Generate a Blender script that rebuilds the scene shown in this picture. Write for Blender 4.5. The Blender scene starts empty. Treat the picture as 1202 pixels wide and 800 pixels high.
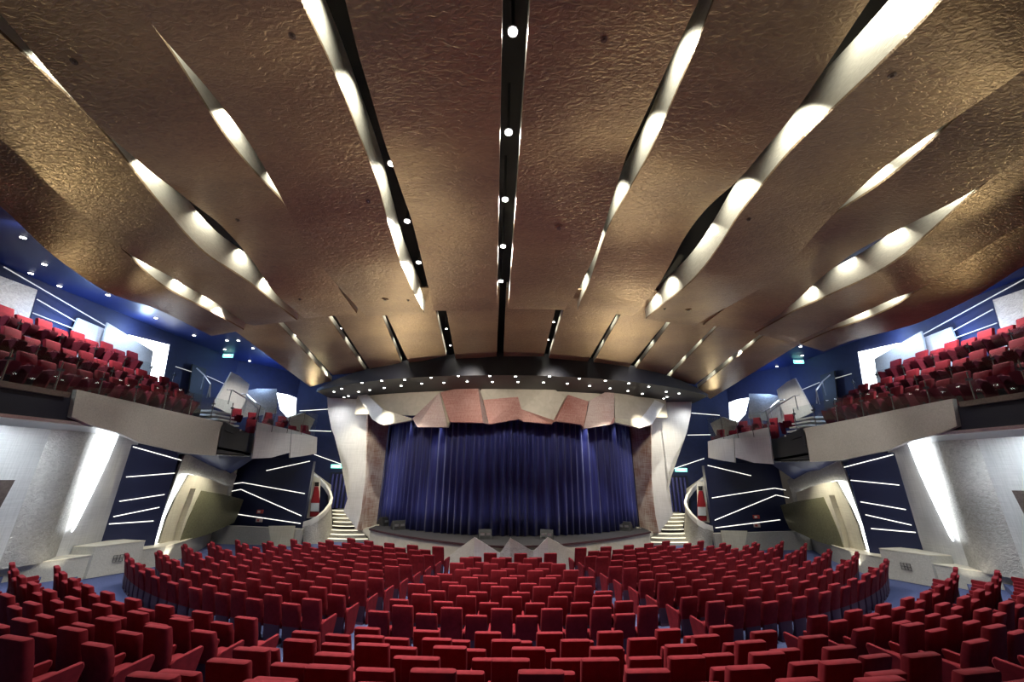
import bpy, bmesh, math, random
import numpy as np
from mathutils import Vector, Matrix
random.seed(7); rng = np.random.RandomState(5)
scene = bpy.context.scene
COL = scene.collection
V = Vector
EYE = 4.17            # height of the lens above the flat stalls floor (z = 0)

# ------------------------------------------------------------------ survey of the hall
# sight lines of the survey camera: focal length in pixels, tilt and roll
FPX, TILT, ROLL = 450.0, math.radians(18.6), math.radians(0.6)
cT, sT = math.cos(TILT), math.sin(TILT)
def ray(x, y):
    dx, dy = x - 601, y - 400
    u = (dx * math.cos(ROLL) + dy * math.sin(ROLL)) / FPX
    v = (-dx * math.sin(ROLL) + dy * math.cos(ROLL)) / FPX
    return V((u, cT + v * sT, -v * cT + sT))
def P(d, t): return V((d.x * t, d.y * t, d.z * t + EYE))
def atX(x, y, X): d = ray(x, y); return P(d, X / d.x)
def atY(x, y, Y): d = ray(x, y); return P(d, Y / d.y)
def atZ(x, y, z): d = ray(x, y); return P(d, (z - EYE) / d.z)
def atline(x, y, a, b):                     # vertical plane through plan points a, b
    d = ray(x, y); nx, ny = b[1] - a[1], a[0] - b[0]
    return P(d, (nx * a[0] + ny * a[1]) / (nx * d.x + ny * d.y))
def atcyl(x, y, cx, cy, R, near=True):      # vertical cylinder
    d = ray(x, y); A = d.x**2 + d.y**2; B = -2 * (d.x * cx + d.y * cy); Cc = cx * cx + cy * cy - R * R
    q = max(B * B - 4 * A * Cc, 0) ** .5
    return P(d, (-B - q) / (2 * A) if near else (-B + q) / (2 * A))
def project(p):
    rx, ry, rz = p[0], p[1], p[2] - EYE
    z = ry * cT + rz * sT; u = rx; v = ry * sT - rz * cT
    if z < .05: return (-9e9, -9e9)
    u, v = u / z * FPX, v / z * FPX
    return (601 + u * math.cos(ROLL) - v * math.sin(ROLL), 400 + u * math.sin(ROLL) + v * math.cos(ROLL))

# ------------------------------------------------------------------ materials
MATS = {}
def mat(name, col, rough=.5, metal=0., emit=None, estr=0., sheen=0.):
    m = bpy.data.materials.new(name); m.use_nodes = True
    b = m.node_tree.nodes['Principled BSDF']
    b.inputs['Base Color'].default_value = (*col, 1); b.inputs['Roughness'].default_value = rough
    b.inputs['Metallic'].default_value = metal
    if emit: b.inputs['Emission Color'].default_value = (*emit, 1); b.inputs['Emission Strength'].default_value = estr
    if sheen: b.inputs['Sheen Weight'].default_value = sheen; b.inputs['Sheen Roughness'].default_value = .4
    MATS[name] = m
    return m
def N(m, t): return m.node_tree.nodes.new(t)
def L(m, a, b): m.node_tree.links.new(a, b)
def coords(m, sc=(1, 1, 1), kind='Object'):
    tc = N(m, 'ShaderNodeTexCoord'); mp = N(m, 'ShaderNodeMapping'); mp.inputs['Scale'].default_value = sc
    L(m, tc.outputs[kind], mp.inputs['Vector']); return mp.outputs['Vector']
def noise(m, vec, scale, detail=3, dist=0.):
    n = N(m, 'ShaderNodeTexNoise'); n.inputs['Scale'].default_value = scale; n.inputs['Detail'].default_value = detail
    n.inputs['Distortion'].default_value = dist; L(m, vec, n.inputs['Vector']); return n.outputs['Fac']
def ramp(m, fac, stops):
    r = N(m, 'ShaderNodeValToRGB'); e = r.color_ramp.elements
    e[0].position, e[0].color = stops[0][0], (*stops[0][1], 1); e[1].position, e[1].color = stops[-1][0], (*stops[-1][1], 1)
    for p, c in stops[1:-1]: q = e.new(p); q.color = (*c, 1)
    L(m, fac, r.inputs['Fac']); return r.outputs['Color']
def bsdf(m): return m.node_tree.nodes['Principled BSDF']
def colour(m, out): L(m, out, bsdf(m).inputs['Base Color'])
def bump(m, h, s=.3, d=.02):
    b = N(m, 'ShaderNodeBump'); b.inputs['Strength'].default_value = s; b.inputs['Distance'].default_value = d
    L(m, h, b.inputs['Height']); L(m, b.outputs['Normal'], bsdf(m).inputs['Normal'])
def hammered(name, c0, c1, rough, metal, scale, bs, stretch=(1, 1, 1), bd=.02):
    m = mat(name, c0, rough, metal); v = coords(m, stretch)
    n1 = noise(m, v, scale, 4, 1.2); n2 = noise(m, v, .35, 2)
    mx = N(m, 'ShaderNodeMath'); mx.operation = 'ADD'
    ml = N(m, 'ShaderNodeMath'); ml.operation = 'MULTIPLY'; ml.inputs[1].default_value = .6
    L(m, n1, ml.inputs[0]); L(m, ml.outputs[0], mx.inputs[0])
    ml2 = N(m, 'ShaderNodeMath'); ml2.operation = 'MULTIPLY'; ml2.inputs[1].default_value = .6
    L(m, n2, ml2.inputs[0]); L(m, ml2.outputs[0], mx.inputs[1])
    colour(m, ramp(m, mx.outputs[0], [(.4, c0), (.8, c1)])); bump(m, n1, bs, bd)
    return m
def woven(name, c0, c1, rough=.5, metal=.6, patch=.5):
    m = mat(name, c0, rough, metal); v1 = coords(m, (1, 1, 30)); v2 = coords(m, (22, 22, 1)); v3 = coords(m)
    a = noise(m, v1, 1.6, 3); b = noise(m, v2, 1.4, 3); c = noise(m, v3, patch, 2)
    s = N(m, 'ShaderNodeMath'); s.operation = 'ADD'; L(m, a, s.inputs[0]); L(m, b, s.inputs[1])
    s2 = N(m, 'ShaderNodeMath'); s2.operation = 'ADD'; L(m, s.outputs[0], s2.inputs[0]); L(m, c, s2.inputs[1])
    dv = N(m, 'ShaderNodeMath'); dv.operation = 'DIVIDE'; dv.inputs[1].default_value = 3; L(m, s2.outputs[0], dv.inputs[0])
    colour(m, ramp(m, dv.outputs[0], [(.4, c0), (.6, c1)])); bump(m, s.outputs[0], .08, .01)
    return m

bronze = hammered('bronze_metal', (.235, .165, .115), (.41, .30, .175), .36, .5, 7, .6, (1, 2.2, 1), .03)
fascia_m = hammered('fascia_metal', (.60, .58, .50), (.80, .78, .69), .38, .5, 14, .25, (1, .5, 2))
silver_h = hammered('hammered_silver', (.33, .315, .28), (.64, .62, .57), .42, .5, 9, .9, (1, 1, 1.4), .03)
silver_b = woven('brushed_silver', (.58, .57, .54), (.74, .73, .70), .4, .3)
grey_h = hammered('speckled_grey_panel', (.36, .345, .30), (.58, .56, .50), .5, .3, 22, .5)
cream = woven('cream_panel', (.56, .51, .38), (.72, .68, .54), .5, .3)
beige = hammered('beige_panel', (.40, .36, .28), (.54, .49, .39), .6, .1, 2, .05)
pink = woven('pink_woven_panel', (.34, .13, .10), (.52, .30, .25), .5, .3)
palepink = woven('pale_pink_woven_panel', (.45, .30, .26), (.60, .49, .44), .5, .3)
patina = woven('patina_panel', (.34, .16, .11), (.72, .66, .58), .38, .2, 1.1)
green_h = hammered('bronze_green_panel', (.10, .095, .055), (.24, .23, .13), .4, .4, 14, .4)
navy = mat('navy_paint', (.003, .007, .042), .6)
navydk = mat('dark_navy_paint', (.002, .003, .012), .6)
soffit_m = mat('soffit_paint', (.003, .0035, .009), .55)
bluec = mat('blue_ceiling_paint', (.006, .014, .080), .45)
bluew = hammered('blue_wall_fabric', (.004, .008, .040), (.008, .014, .062), .7, 0, 3, .05)
black = mat('black_paint', (.006, .006, .007), .6)
matteblk = hammered('black_plastic', (.008, .008, .009), (.02, .02, .02), .45, 0, 30, .1)
velvet = mat('red_velvet', (.40, .022, .038), .9, 0)
bsdf(velvet).inputs['Specular IOR Level'].default_value = .12
v_ = coords(velvet, kind='Object'); colour(velvet, ramp(velvet, noise(velvet, v_, 9, 4), [(.3, (.105, .0065, .012)), (.7, (.155, .0105, .0185))])); bump(velvet, noise(velvet, v_, 90, 2), .15, .004)
purple = mat('purple_shell', (.040, .010, .034), .7)
maroonv = mat('maroon_velvet', (.075, .006, .014), .9)
bsdf(maroonv).inputs['Specular IOR Level'].default_value = .1
carpet = mat('blue_carpet', (.05, .07, .17), .9)
v_ = coords(carpet); colour(carpet, ramp(carpet, noise(carpet, v_, 30, 5), [(.3, (.030, .042, .115)), (.7, (.075, .10, .24))])); bump(carpet, noise(carpet, v_, 80, 2), .3, .01)
ledge_m = hammered('ledge_top', (.62, .57, .45), (.72, .67, .55), .5, .1, 4, .05)
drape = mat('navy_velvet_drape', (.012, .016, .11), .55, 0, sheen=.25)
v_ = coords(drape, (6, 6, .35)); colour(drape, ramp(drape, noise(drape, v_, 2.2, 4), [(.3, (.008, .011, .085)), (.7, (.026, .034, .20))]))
stagefl = hammered('stage_boards', (.010, .009, .010), (.022, .018, .019), .85, 0, 5, .1)
maroon = mat('maroon_stage_edge', (.035, .008, .010), .6)
chrome = mat('chrome', (.75, .76, .78), .18, 1.)
steel = mat('satin_steel', (.55, .57, .6), .3, .9)
white_m = mat('white_lacquer', (.72, .70, .64), .35)
brown_m = hammered('brown_metal', (.10, .075, .065), (.19, .15, .13), .4, .6, 10, .4)
led = mat('led_strip', (1, 1, 1), .5, 0, (1., .96, .86), 1.5)
led_c = mat('cool_light_panel', (1, 1, 1), .5, 0, (.86, .93, 1.), 7.)
led_n = mat('cove_light_edge', (1, 1, 1), .5, 0, (.93, .97, 1.), 3.)
glow = mat('white_light_panel', (1, 1, 1), .5, 0, (.88, .94, 1.), 6.)
bulb = mat('downlight_lens', (1, 1, 1), .5, 0, (1., .97, .9), 12.)
led_d = mat('dim_led_strip', (.5, .5, .5), .5, 0, (1., .97, .9), .45)
stepled = mat('step_light', (1, 1, 1), .5, 0, (1., .92, .66), 1.3)
exit_m = mat('exit_sign_face', (.3, .9, .75), .5, 0, (.25, .9, .72), 2.2)
exit_w = mat('exit_pictogram', (1, 1, 1), .5, 0, (.9, 1., .97), 3.)
bottle_r = mat('red_bottle_print', (.28, .02, .03), .4)
label_m = mat('pale_label_print', (.55, .6, .7), .5)
sign_r = mat('red_notice', (.45, .06, .05), .5)
sign_w = mat('pale_notice', (.6, .5, .48), .5)
glass = mat('balustrade_glass', (.85, .95, .95), .02)
bsdf(glass).inputs['Transmission Weight'].default_value = 0.
g_t = N(glass, 'ShaderNodeBsdfTransparent'); g_t.inputs['Color'].default_value = (.93, .96, .96, 1)
g_g = N(glass, 'ShaderNodeBsdfGlossy'); g_g.inputs['Roughness'].default_value = .03
g_x = N(glass, 'ShaderNodeMixShader'); g_x.inputs['Fac'].default_value = .05
L(glass, g_t.outputs[0], g_x.inputs[1]); L(glass, g_g.outputs[0], g_x.inputs[2])
L(glass, g_x.outputs[0], glass.node_tree.nodes['Material Output'].inputs['Surface'])

# ------------------------------------------------------------------ object helpers
def link(name, bm, m, parent=None, smooth=False, mats=None):
    me = bpy.data.meshes.new(name)
    bmesh.ops.recalc_face_normals(bm, faces=bm.faces[:])
    bm.to_mesh(me); bm.free()
    for q in (mats or [m]): me.materials.append(q)
    if smooth:
        for p in me.polygons: p.use_smooth = True
        me.set_sharp_from_angle(angle=math.radians(35))
    o = bpy.data.objects.new(name, me); COL.objects.link(o)
    if parent: o.parent = parent
    return o
def tag(o, label, cat, group=None, kind=None):
    if label: o['label'] = label
    if cat: o['category'] = cat
    if group: o['group'] = group
    if kind: o['kind'] = kind
    return o
def thing(name, loc, label, cat, group=None, rz=0.):
    o = bpy.data.objects.new(name, None); o.empty_display_size = .2; COL.objects.link(o)
    o.location = loc; o.rotation_euler = (0, 0, rz)
    return tag(o, label, cat, group)
def struct(name, bm, m, smooth=False):
    o = link(name, bm, m, None, smooth); o['kind'] = 'structure'; return o
def B(): return bmesh.new()
def box(bm, lo, hi, M=None):
    vs = [bm.verts.new((x, y, z)) for z in (lo[2], hi[2]) for y in (lo[1], hi[1]) for x in (lo[0], hi[0])]
    for f in ((0, 2, 3, 1), (4, 5, 7, 6), (0, 1, 5, 4), (2, 6, 7, 3), (0, 4, 6, 2), (1, 3, 7, 5)): bm.faces.new([vs[i] for i in f])
    if M:
        for v in vs: v.co = M @ v.co
    return vs
def prism(bm, pts, off, tri=False):          # polygon pts pushed along off (a vector, or one per point)
    pts = [V(p) for p in pts]; n = len(pts)
    offs = off if isinstance(off, list) else [V(off)] * n
    a = [bm.verts.new(p) for p in pts]; b = [bm.verts.new(p + V(o)) for p, o in zip(pts, offs)]
    f1 = bm.faces.new(a); f2 = bm.faces.new(b[::-1])
    for i in range(n): bm.faces.new([a[i], b[i], b[(i + 1) % n], a[(i + 1) % n]])
    if tri: bmesh.ops.triangulate(bm, faces=[f1, f2])
def tube(bm, pts, r, n=8):
    pts = [V(p) for p in pts]; rings = []
    for i, p in enumerate(pts):
        t = (pts[min(i + 1, len(pts) - 1)] - pts[max(i - 1, 0)]).normalized()
        u = t.cross(V((0, 0, 1)) if abs(t.z) < .95 else V((1, 0, 0))).normalized(); w = t.cross(u)
        rings.append([bm.verts.new(p + (u * math.cos(k * 2 * math.pi / n) + w * math.sin(k * 2 * math.pi / n)) * r) for k in range(n)])
    for a, b in zip(rings, rings[1:]):
        for k in range(n): bm.faces.new([a[k], a[(k + 1) % n], b[(k + 1) % n], b[k]])
    bm.faces.new(rings[0][::-1]); bm.faces.new(rings[-1])
def sheet(bm, rows):                          # grid of points -> quads
    g = [[bm.verts.new(p) for p in r] for r in rows]
    for a, b in zip(g, g[1:]):
        for k in range(len(a) - 1): bm.faces.new([a[k], a[k + 1], b[k + 1], b[k]])
def slab(bm, rows, off):                      # closed thick grid
    off = V(off); sheet(bm, rows); sheet(bm, [[V(p) + off for p in r] for r in rows])
    def side(ln): sheet(bm, [ln, [V(p) + off for p in ln]])
    side(rows[0]); side(rows[-1]); side([r[0] for r in rows]); side([r[-1] for r in rows])
    bmesh.ops.remove_doubles(bm, verts=bm.verts[:], dist=1e-4)
def disc(bm, c, r, up=(0, 0, 1), h=.02, n=16):
    up = V(up).normalized(); q = V((0, 0, 1)).rotation_difference(up)
    lo = [V(c) + q @ V((r * math.cos(2 * math.pi * k / n), r * math.sin(2 * math.pi * k / n), 0)) for k in range(n)]
    prism(bm, lo, up * h)
def lamp(kind, loc, energy, col=(1, .95, .85), size=.05, target=None, cone=90, blend=.5, name='lamp'):
    l = bpy.data.lights.new(name, kind); l.energy = energy; l.color = col
    if kind == 'SPOT': l.spot_size = math.radians(cone); l.spot_blend = blend; l.shadow_soft_size = size
    elif kind == 'AREA': l.shape = 'RECTANGLE'; l.size, l.size_y = size
    else: l.shadow_soft_size = size
    o = bpy.data.objects.new(name, l); COL.objects.link(o); o.location = loc
    if target is not None: o.rotation_euler = (V(target) - V(loc)).to_track_quat('-Z', 'Y').to_euler()
    return o
ORD = 'first second third fourth fifth sixth seventh eighth ninth tenth eleventh twelfth thirteenth fourteenth fifteenth sixteenth seventeenth eighteenth nineteenth twentieth'.split()
def ordw(i):
    if i < 20: return ORD[i]
    return ('twenty-' + ORD[i - 20]) if i < 29 else 'thirtieth' if i == 29 else 'thirty-' + ORD[i - 30]

# ------------------------------------------------------------------ ceiling ribbons
HB, SL = 6.4, .10                             # mean soffit height over the lens and its fall towards the stage
EDGE = {
'strip_l': [(590,0),(588.5,60),(587.5,120),(585.5,200),(584,280),(583,330),(583,365)],
'strip_r': [(623,0),(621,36),(611,160),(608,190),(603,240),(601,280),(598,330),(596,362)],
'L1i': [(406,0),(419,60),(432,100),(449,160),(456,180),(470,220),(484,260),(494,300),(507,354),(509,365)],
'L1o': [(352,0),(383,64),(401,106),(423,163),(432,184),(446,224),(455,260),(461,280),(468,304),(484,341),(498,367)],
'L2i': [(155,0),(190,44),(223,80),(240,98),(258,122),(274,141),(291,165),(300,178),(318,210),(334,238),(344,260),(360,286),(380,316),(396,335),(408,348),(421,362),(430,371)],
'L2o': [(190,44),(206,68),(226,100),(240,122),(263,160),(276,176),(300,204),(316,220),(334,238),(396,335),(406,351),(419,368)],
'L3i': [(0,13),(20,40),(40,62),(60,88),(82,112),(100,131),(128,161),(148,176),(180,204),(200,218),(240,249),(256,260),(280,286),(300,310),(312,330),(326,348),(340,359),(350,368),(358,373)],
'L3o': [(4,42),(30,66),(60,96),(82,116),(100,132),(128,162),(140,178),(168,216),(196,250),(220,278),(236,294),(248,304),(272,318),(296,334),(320,354),(349,376)],
'L4i': [(0,162),(40,198),(70,230),(106,258),(144,294),(180,314),(200,324),(224,339),(248,352),(270,366),(288,380),(298,381)],
'L4o': [(144,294),(160,310),(180,328),(200,342),(228,356),(248,366),(270,378),(286,387)],
'L5': [(0,239),(30,270),(62,300),(100,327),(126,344),(158,354),(184,362),(212,376),(248,394)],
'r1i': [(820,2),(792,60),(746,159),(737,176),(710,262),(700,296),(682,334),(669,354),(663,363)],
'r1o': [(837,0),(828,26),(819,54),(802,90),(782,136),(773,159),(758,189),(724,248),(717,260),(707,284),(700,307),(692,332),(682,352),(678,365)],
'r2i': [(1020,0),(962,90),(936,128),(914,158),(902,168),(878,200),(862,216),(842,232),(822,252),(802,280),(786,312),(772,336),(754,360),(743,370)],
'r2o': [(1109,0),(1082,28),(1028,82),(962,143),(946,160),(934,170),(902,208),(882,234),(866,254),(848,284),(838,299),(822,320),(804,338),(780,356),(758,374)],
'r3i': [(1202,84),(1178,100),(1138,126),(1119,140),(1090,159),(1062,178),(1032,200),(1008,222),(977,253),(962,268),(936,300),(926,310),(900,334),(860,357),(848,363),(826,375),(816,382)],
'r3o': [(1126,134),(1092,168),(1062,194),(1032,218),(1008,233),(977,253),(848,364),(826,381)],
'r4i': [(1154,217),(1130,231),(1102,246),(1072,260),(1042,276),(1022,285),(998,299),(968,322),(940,348),(914,370),(884,388)],
'r4o': [(1154,217),(1130,238),(1102,264),(1082,280),(1070,294),(1044,312),(1016,328),(988,340),(960,353),(934,364),(912,377),(886,391)],
'r5i': [(1202,262),(1152,292),(1080,340),(1051,349),(1021,363),(1000,372),(970,385),(938,400),(928,401)],
'r5o': [(1080,340),(1063,353),(1041,364),(1016,375),(975,388),(940,404)],
'r6': [(1202,311),(1151,345),(1114,363),(1076,380),(1038,390),(1000,399),(967,412)],
'sl': [(585,372),(583,418)], 'sr': [(593,372),(591,418)],
's1i': [(524,365),(535,422)], 's1o': [(512,365),(517,392),(524,417)],
's2i': [(456,370),(465,400),(482,427)], 's2o': [(449,370),(460,402),(472,425)],
's3i': [(395,370),(410,400),(425,422),(437,434)], 's3o': [(386,370),(402,400),(415,417),(431,436)],
's4i': [(336,377),(352,402),(375,427),(394,440)], 's4o': [(329,379),(345,397),(357,420),(375,435),(394,447)],
's5': [(287,389),(302,412),(322,430),(347,442),(371,454)],
'q1i': [(651,363),(645,399),(637,418)], 'q1o': [(660,363),(654,396),(643,420)],
'q2i': [(720,369),(711,393),(699,414),(687,424)], 'q2o': [(725,370),(717,396),(705,414),(693,427)],
'q3i': [(777,379),(763,405),(750,421),(733,432)], 'q3o': [(782,381),(771,405),(756,423),(740,437)],
'q4i': [(834,384),(810,414),(795,429),(774,444)], 'q4o': [(839,384),(817,412),(798,433),(780,446)],
'q5i': [(887,392),(849,432),(829,445),(807,451)], 'q5o': [(890,393),(871,417),(849,441),(811,456)],
'q6': [(932,402),(914,420),(884,444),(855,457),(826,468)],
}
XL = {'strip_l': (-.18,-.04,3.5), 'strip_r': (.2,-.04,3.5), 'L1i': (-2.33,-.04,3.5), 'L1o': (-2.88,-.025,3.5), 'L2i': (-5.08,-.03,3.5), 'L2o': (-5.42,-.03,3.5),
 'L3i': (-7.43,-.03,3.5), 'L3o': (-7.78,-.03,3.5), 'L4i': (-9.98,-.02,6), 'L4o': (-10.3,-.02,6), 'L5': (-12.4,0,6),
 'r1i': (2.45,-.06,3.5), 'r1o': (2.68,-.045,3.5), 'r2i': (4.82,-.055,3.5), 'r2o': (5.16,-.035,3.5), 'r3i': (7.52,-.04,5), 'r3o': (7.86,-.04,5),
 'r4i': (9.56,-.04,6.5), 'r4o': (9.9,-.04,6.5), 'r5i': (12.,-.05,8), 'r5o': (12.35,-.05,8), 'r6': (14.,-.05,9)}
EY = {}
for k, pts in EDGE.items():
    flat = k in ('strip_l', 'strip_r') or k[0] in 'sq' and k not in ('strip_l', 'strip_r')
    out = []
    h0 = HB + EYE if k in XL else 6.9 + EYE
    for p in pts:
        d = ray(*p)
        if flat:
            t = (h0 - EYE) / (d.z + SL * d.y)
        else:
            x0, m_, y0 = XL[k]; t = (x0 - m_ * y0) / (d.x - m_ * d.y)
        q = P(d, t); out.append((q.y, q.x, q.z - (h0 - SL * q.y)))     # Y, X, wave above the mean plane
    out.sort(); EY[k] = out
def fill(k, ref, lo, hi, gap):                # hidden stretch of an edge: just behind its neighbour as seen from the stalls
    base = EY[ref]; Y = [a[0] for a in base]; W = [a[2] for a in base]; q = XL[k][0] / XL[ref][0]
    add = [(y * q, None, (HB - SL * y + float(np.interp(y, Y, W))) * q + gap - (HB - SL * y * q)) for y in np.arange(lo / q, hi / q, .4)]
    EY[k] = sorted(EY[k] + add, key=lambda a: a[0])
fill('L2o', 'L2i', 8.2, 10.9, .08); fill('L4o', 'L4i', 5.7, 9.2, .03); fill('r3o', 'r3i', 4.3, 5.0, .03); fill('r3o', 'r3i', 8.1, 12.0, .08)
fill('r5o', 'r5i', 7.6, 10.5, .03); fill('r4o', 'r4i', 5.2, 6.5, .03); fill('L2o', 'L2i', 3.3, 3.9, .03)
def edge_curve(k, Y0, n, Yend=None):
    e = EY[k]; Y1 = Yend or max(a[0] for a in e)
    ys = np.linspace(Y0, Y1, n); Yk = [a[0] for a in e]; W = [a[2] for a in e]
    fine = np.linspace(Y0 - 1, Y1 + 1, 600); w = np.interp(fine, Yk, W)
    w = np.where(fine < Yk[0], W[0] * np.exp(-(Yk[0] - fine) / 3.), w)
    sg = .22 / (fine[1] - fine[0]); kk = np.exp(-.5 * (np.arange(-60, 61) / sg) ** 2); kk /= kk.sum()
    w = np.convolve(np.pad(w, 60, mode='edge'), kk, 'valid'); wv = np.interp(ys, fine, w)
    if k in XL:
        x0, m_, y0 = XL[k]; xs = x0 + m_ * (ys - y0); h0 = HB + EYE
    else:
        c = np.polyfit(Yk, [a[1] for a in e], 1); xs = np.polyval(c, ys); h0 = 6.9 + EYE
    return [V((x, y, h0 - SL * y + q)) for x, y, q in zip(xs, ys, wv)]
def ribbon(ki, ko, label, group, Y0=.3, n=56, fh=.72, tier='upper'):
    a, b = edge_curve(ki, Y0, n), edge_curve(ko, Y0, n)
    t = thing('ceiling_panel', ((a[n//2] + b[n//2]) / 2), label, 'ceiling panel', group)
    org = t.location.copy()
    rows = [[pa.lerp(pb, s / 5) - org for s in range(6)] for pa, pb in zip(a, b)]
    bm = B(); slab(bm, rows, (0, 0, .05)); link('soffit_sheet', bm, bronze, t, True)
    bm = B()
    sx = -1 if b[0].x < a[0].x else 1
    slab(bm, [[p - org + V((0, 0, .05)), p - org + V((0, 0, .05 + fh * .5)), p - org + V((0, 0, .05 + fh))] for p in a], (sx * .05, 0, 0))
    f = link('side_fascia', bm, fascia_m, t, True); f['label'] = 'bright metal side fascia'
    return t, a, b
RIB = {}
side_l = ['beside the central light slot', 'second from the central light slot', 'third from the central light slot', 'fourth from the central light slot', 'outermost over the left balcony']
side_r = side_l[:4] + ['fifth from the central light slot', 'outermost over the right balcony']
for i, (a, b) in enumerate([('strip_l','L1i'),('L1o','L2i'),('L2o','L3i'),('L3o','L4i'),('L4o','L5')]):
    RIB[f'P{i+1}'] = ribbon(a, b, 'long wavy bronze ceiling panel left of centre, ' + side_l[i], 'long bronze ceiling panels', fh=.4 if i == 0 else .72)
for i, (a, b) in enumerate([('strip_r','r1i'),('r1o','r2i'),('r2o','r3i'),('r3o','r4i'),('r4o','r5i'),('r5o','r6')]):
    RIB[f'R{i+1}'] = ribbon(a, b, 'long wavy bronze ceiling panel right of centre, ' + side_r[i], 'long bronze ceiling panels', fh=.4 if i == 0 else .72)
for i, (a, b) in enumerate([('sl','s1i'),('s1o','s2i'),('s2o','s3i'),('s3o','s4i'),('s4o','s5')]):
    ribbon(a, b, 'short bronze ceiling panel near the stage, left half, ' + ordw(i) + ' from the centre slot', 'short bronze ceiling panels near the stage', Y0=11.6, n=24, fh=.2)
for i, (a, b) in enumerate([('sr','q1i'),('q1o','q2i'),('q2o','q3i'),('q3o','q4i'),('q4o','q5i'),('q5o','q6')]):
    ribbon(a, b, 'short bronze ceiling panel near the stage, right half, ' + ordw(i) + ' from the centre slot', 'short bronze ceiling panels near the stage', Y0=11.6, n=24, fh=.2)

bm = B()                                      # black plenum ceiling above the ribbons
slab(bm, [[(x, y, 12.4 - .1 * y) for x in (-13.5, 0, 14.5)] for y in (-2, 10, 24)], (0, 0, .2)); struct('ceiling', bm, black)

# ------------------------------------------------------------------ stage soffit
ARC = (0, 34.3, 16.6)
def arcpt(cx, cy, R, X): return V((X, cy - (R * R - (X - cx) ** 2) ** .5, 0))
bm = B(); zs = EYE + 4.25
xs = np.linspace(-11.4, 11.6, 49)
front = [arcpt(0, 34.3, 16.6, x) for x in xs]
hf = lambda p: zs + 1.15 - 1.0 * (p.x / 11.5) ** 2
rows = [[V((p.x, p.y, zs)) for p in front], [V((p.x, p.y + .04, hf(p))) for p in front]]
sheet(bm, rows)
rows = [[V((p.x, p.y, zs)) for p in front], [V((p.x * 1.03, 25.6 + .0 * p.x, zs)) for p in front]]
sheet(bm, rows)
sheet(bm, [[V((p.x, p.y + .04, hf(p))) for p in front], [V((p.x * 1.03, 25.6, hf(p))) for p in front]])
bmesh.ops.remove_doubles(bm, verts=bm.verts[:], dist=1e-4)
so = tag(link('stage_soffit', bm, soffit_m, None), 'dark navy curved soffit dotted with downlights above the stage', 'soffit')
def downlight(p, r, label, group, up=(0, 0, -1)):
    t = thing('downlight', p, label, 'downlight', group)
    bm = B(); disc(bm, (0, 0, -.025), r * 1.25, h=.025); ring = link('trim_ring', bm, steel, t)
    bm = B(); disc(bm, (0, 0, -.04), r, h=.012); link('lens', bm, bulb, ring)
    return t
SOF = [(392,459),(401,455.5),(409,464),(404,465.5),(421,459),(425,448.5),(434,457),(448,446),(451,454.5),(471,452),(475,445),(495,449.5),(506,442.5),(521,448.5),(538,440.5),(548.5,447),(575,440.5),(578,447.5),(605,441),(608,447.5),(638,448),(645,441),(666,449.5),(680,443.5),(692,452),(710.5,446),(716,455),(737,458),(738,449),(754,461.5),(761.5,453),(782,459),(797,461),(779,467),(783,465)]
SOF.sort()
for i, p in enumerate(SOF):
    q = atZ(p[0], p[1], zs)
    if abs(q.x) > 11.2: continue
    downlight(q, .06, 'small round downlight in the dark soffit above the stage, ' + ordw(i) + ' from the left', 'soffit downlights')

# ------------------------------------------------------------------ header facets over the curtain
HC = (0, 40.7, 19.7)
bm = B(); rows = [[], []]
for x in np.linspace(-9.6, 9.6, 33):
    p = arcpt(*HC, x); rows[0].append(V((x, p.y + .25, zs - .02))); rows[1].append(V((x, p.y + .25, 6.95 + .004 * x * x)))
slab(bm, rows, (0, .2, 0))
hd = thing('proscenium_header', (0, 21.3, 7.5), 'faceted beige and pink header hanging over the blue stage curtain', 'header')
def child_of(o, t):
    o.parent = t; o.matrix_parent_inverse = Matrix.Translation(-t.location); return o
child_of(link('backing_band', bm, beige), hd)
def facet(name, pts, m, lab=None):
    bm = B(); f = [atcyl(x, y, HC[0], HC[1], HC[2] + d) for x, y, d in pts]
    b = [V((p.x, p.y + .35 + .0, p.z)) for p in f]
    prism(bm, f, [q - p for p, q in zip(f, b)], True)
    o = child_of(link(name, bm, m), hd)
    if lab: o['label'] = lab
facet('facet', [(430,462,.0),(449,480,.15),(447,498,.2),(437,492,.1),(419,463,.0)], silver_b, 'silver facet beside the left column')
facet('facet', [(449,480,.15),(484,491,.2),(482,493,.25),(450,499,.3),(446,497,.3)], cream, 'cream wedge facet at the left end')
facet('facet', [(516,460,.1),(484,491,.25),(490,501,.6),(525,501,.6)], palepink, 'pale pink pointed facet')
facet('facet', [(516.5,460,.1),(528,495,.35),(525.5,501,.6)], cream, 'cream edge facet')
facet('facet', [(517,460,.12),(560.5,450.5,.1),(567,496,.5),(528,495,.45)], pink, 'largest pink facet')
facet('facet', [(561,450.5,.1),(574,497.5,.25),(567,496,.5)], palepink, 'thin pale facet')
facet('facet', [(567,469,.05),(608,465.5,.1),(612,480,.3),(609,491.5,.45),(574,497.5,.3)], pink, 'pink facet with flat top')
facet('facet', [(563,451,.02),(645,452,.02),(663,466,.05),(650,493,.3),(612,480,.3),(608,465.5,.08),(567,469,.04)], beige, 'beige facet')
facet('facet', [(612,480,.3),(650,493,.3),(648,497.5,.5),(615,494.5,.5),(609,491.5,.45)], pink, 'narrow pink lower facet')
facet('facet', [(667,463,.05),(691,471,.1),(685,502,.5),(682,498,.5),(653,494,.5),(649,495,.35)], pink, 'pink facet right of centre')
facet('facet', [(692,470,.1),(714,458,.1),(721,459,.12),(721,489,.5),(716,498,.6),(685,503,.65)], palepink, 'pale silver-pink facet')
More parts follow.
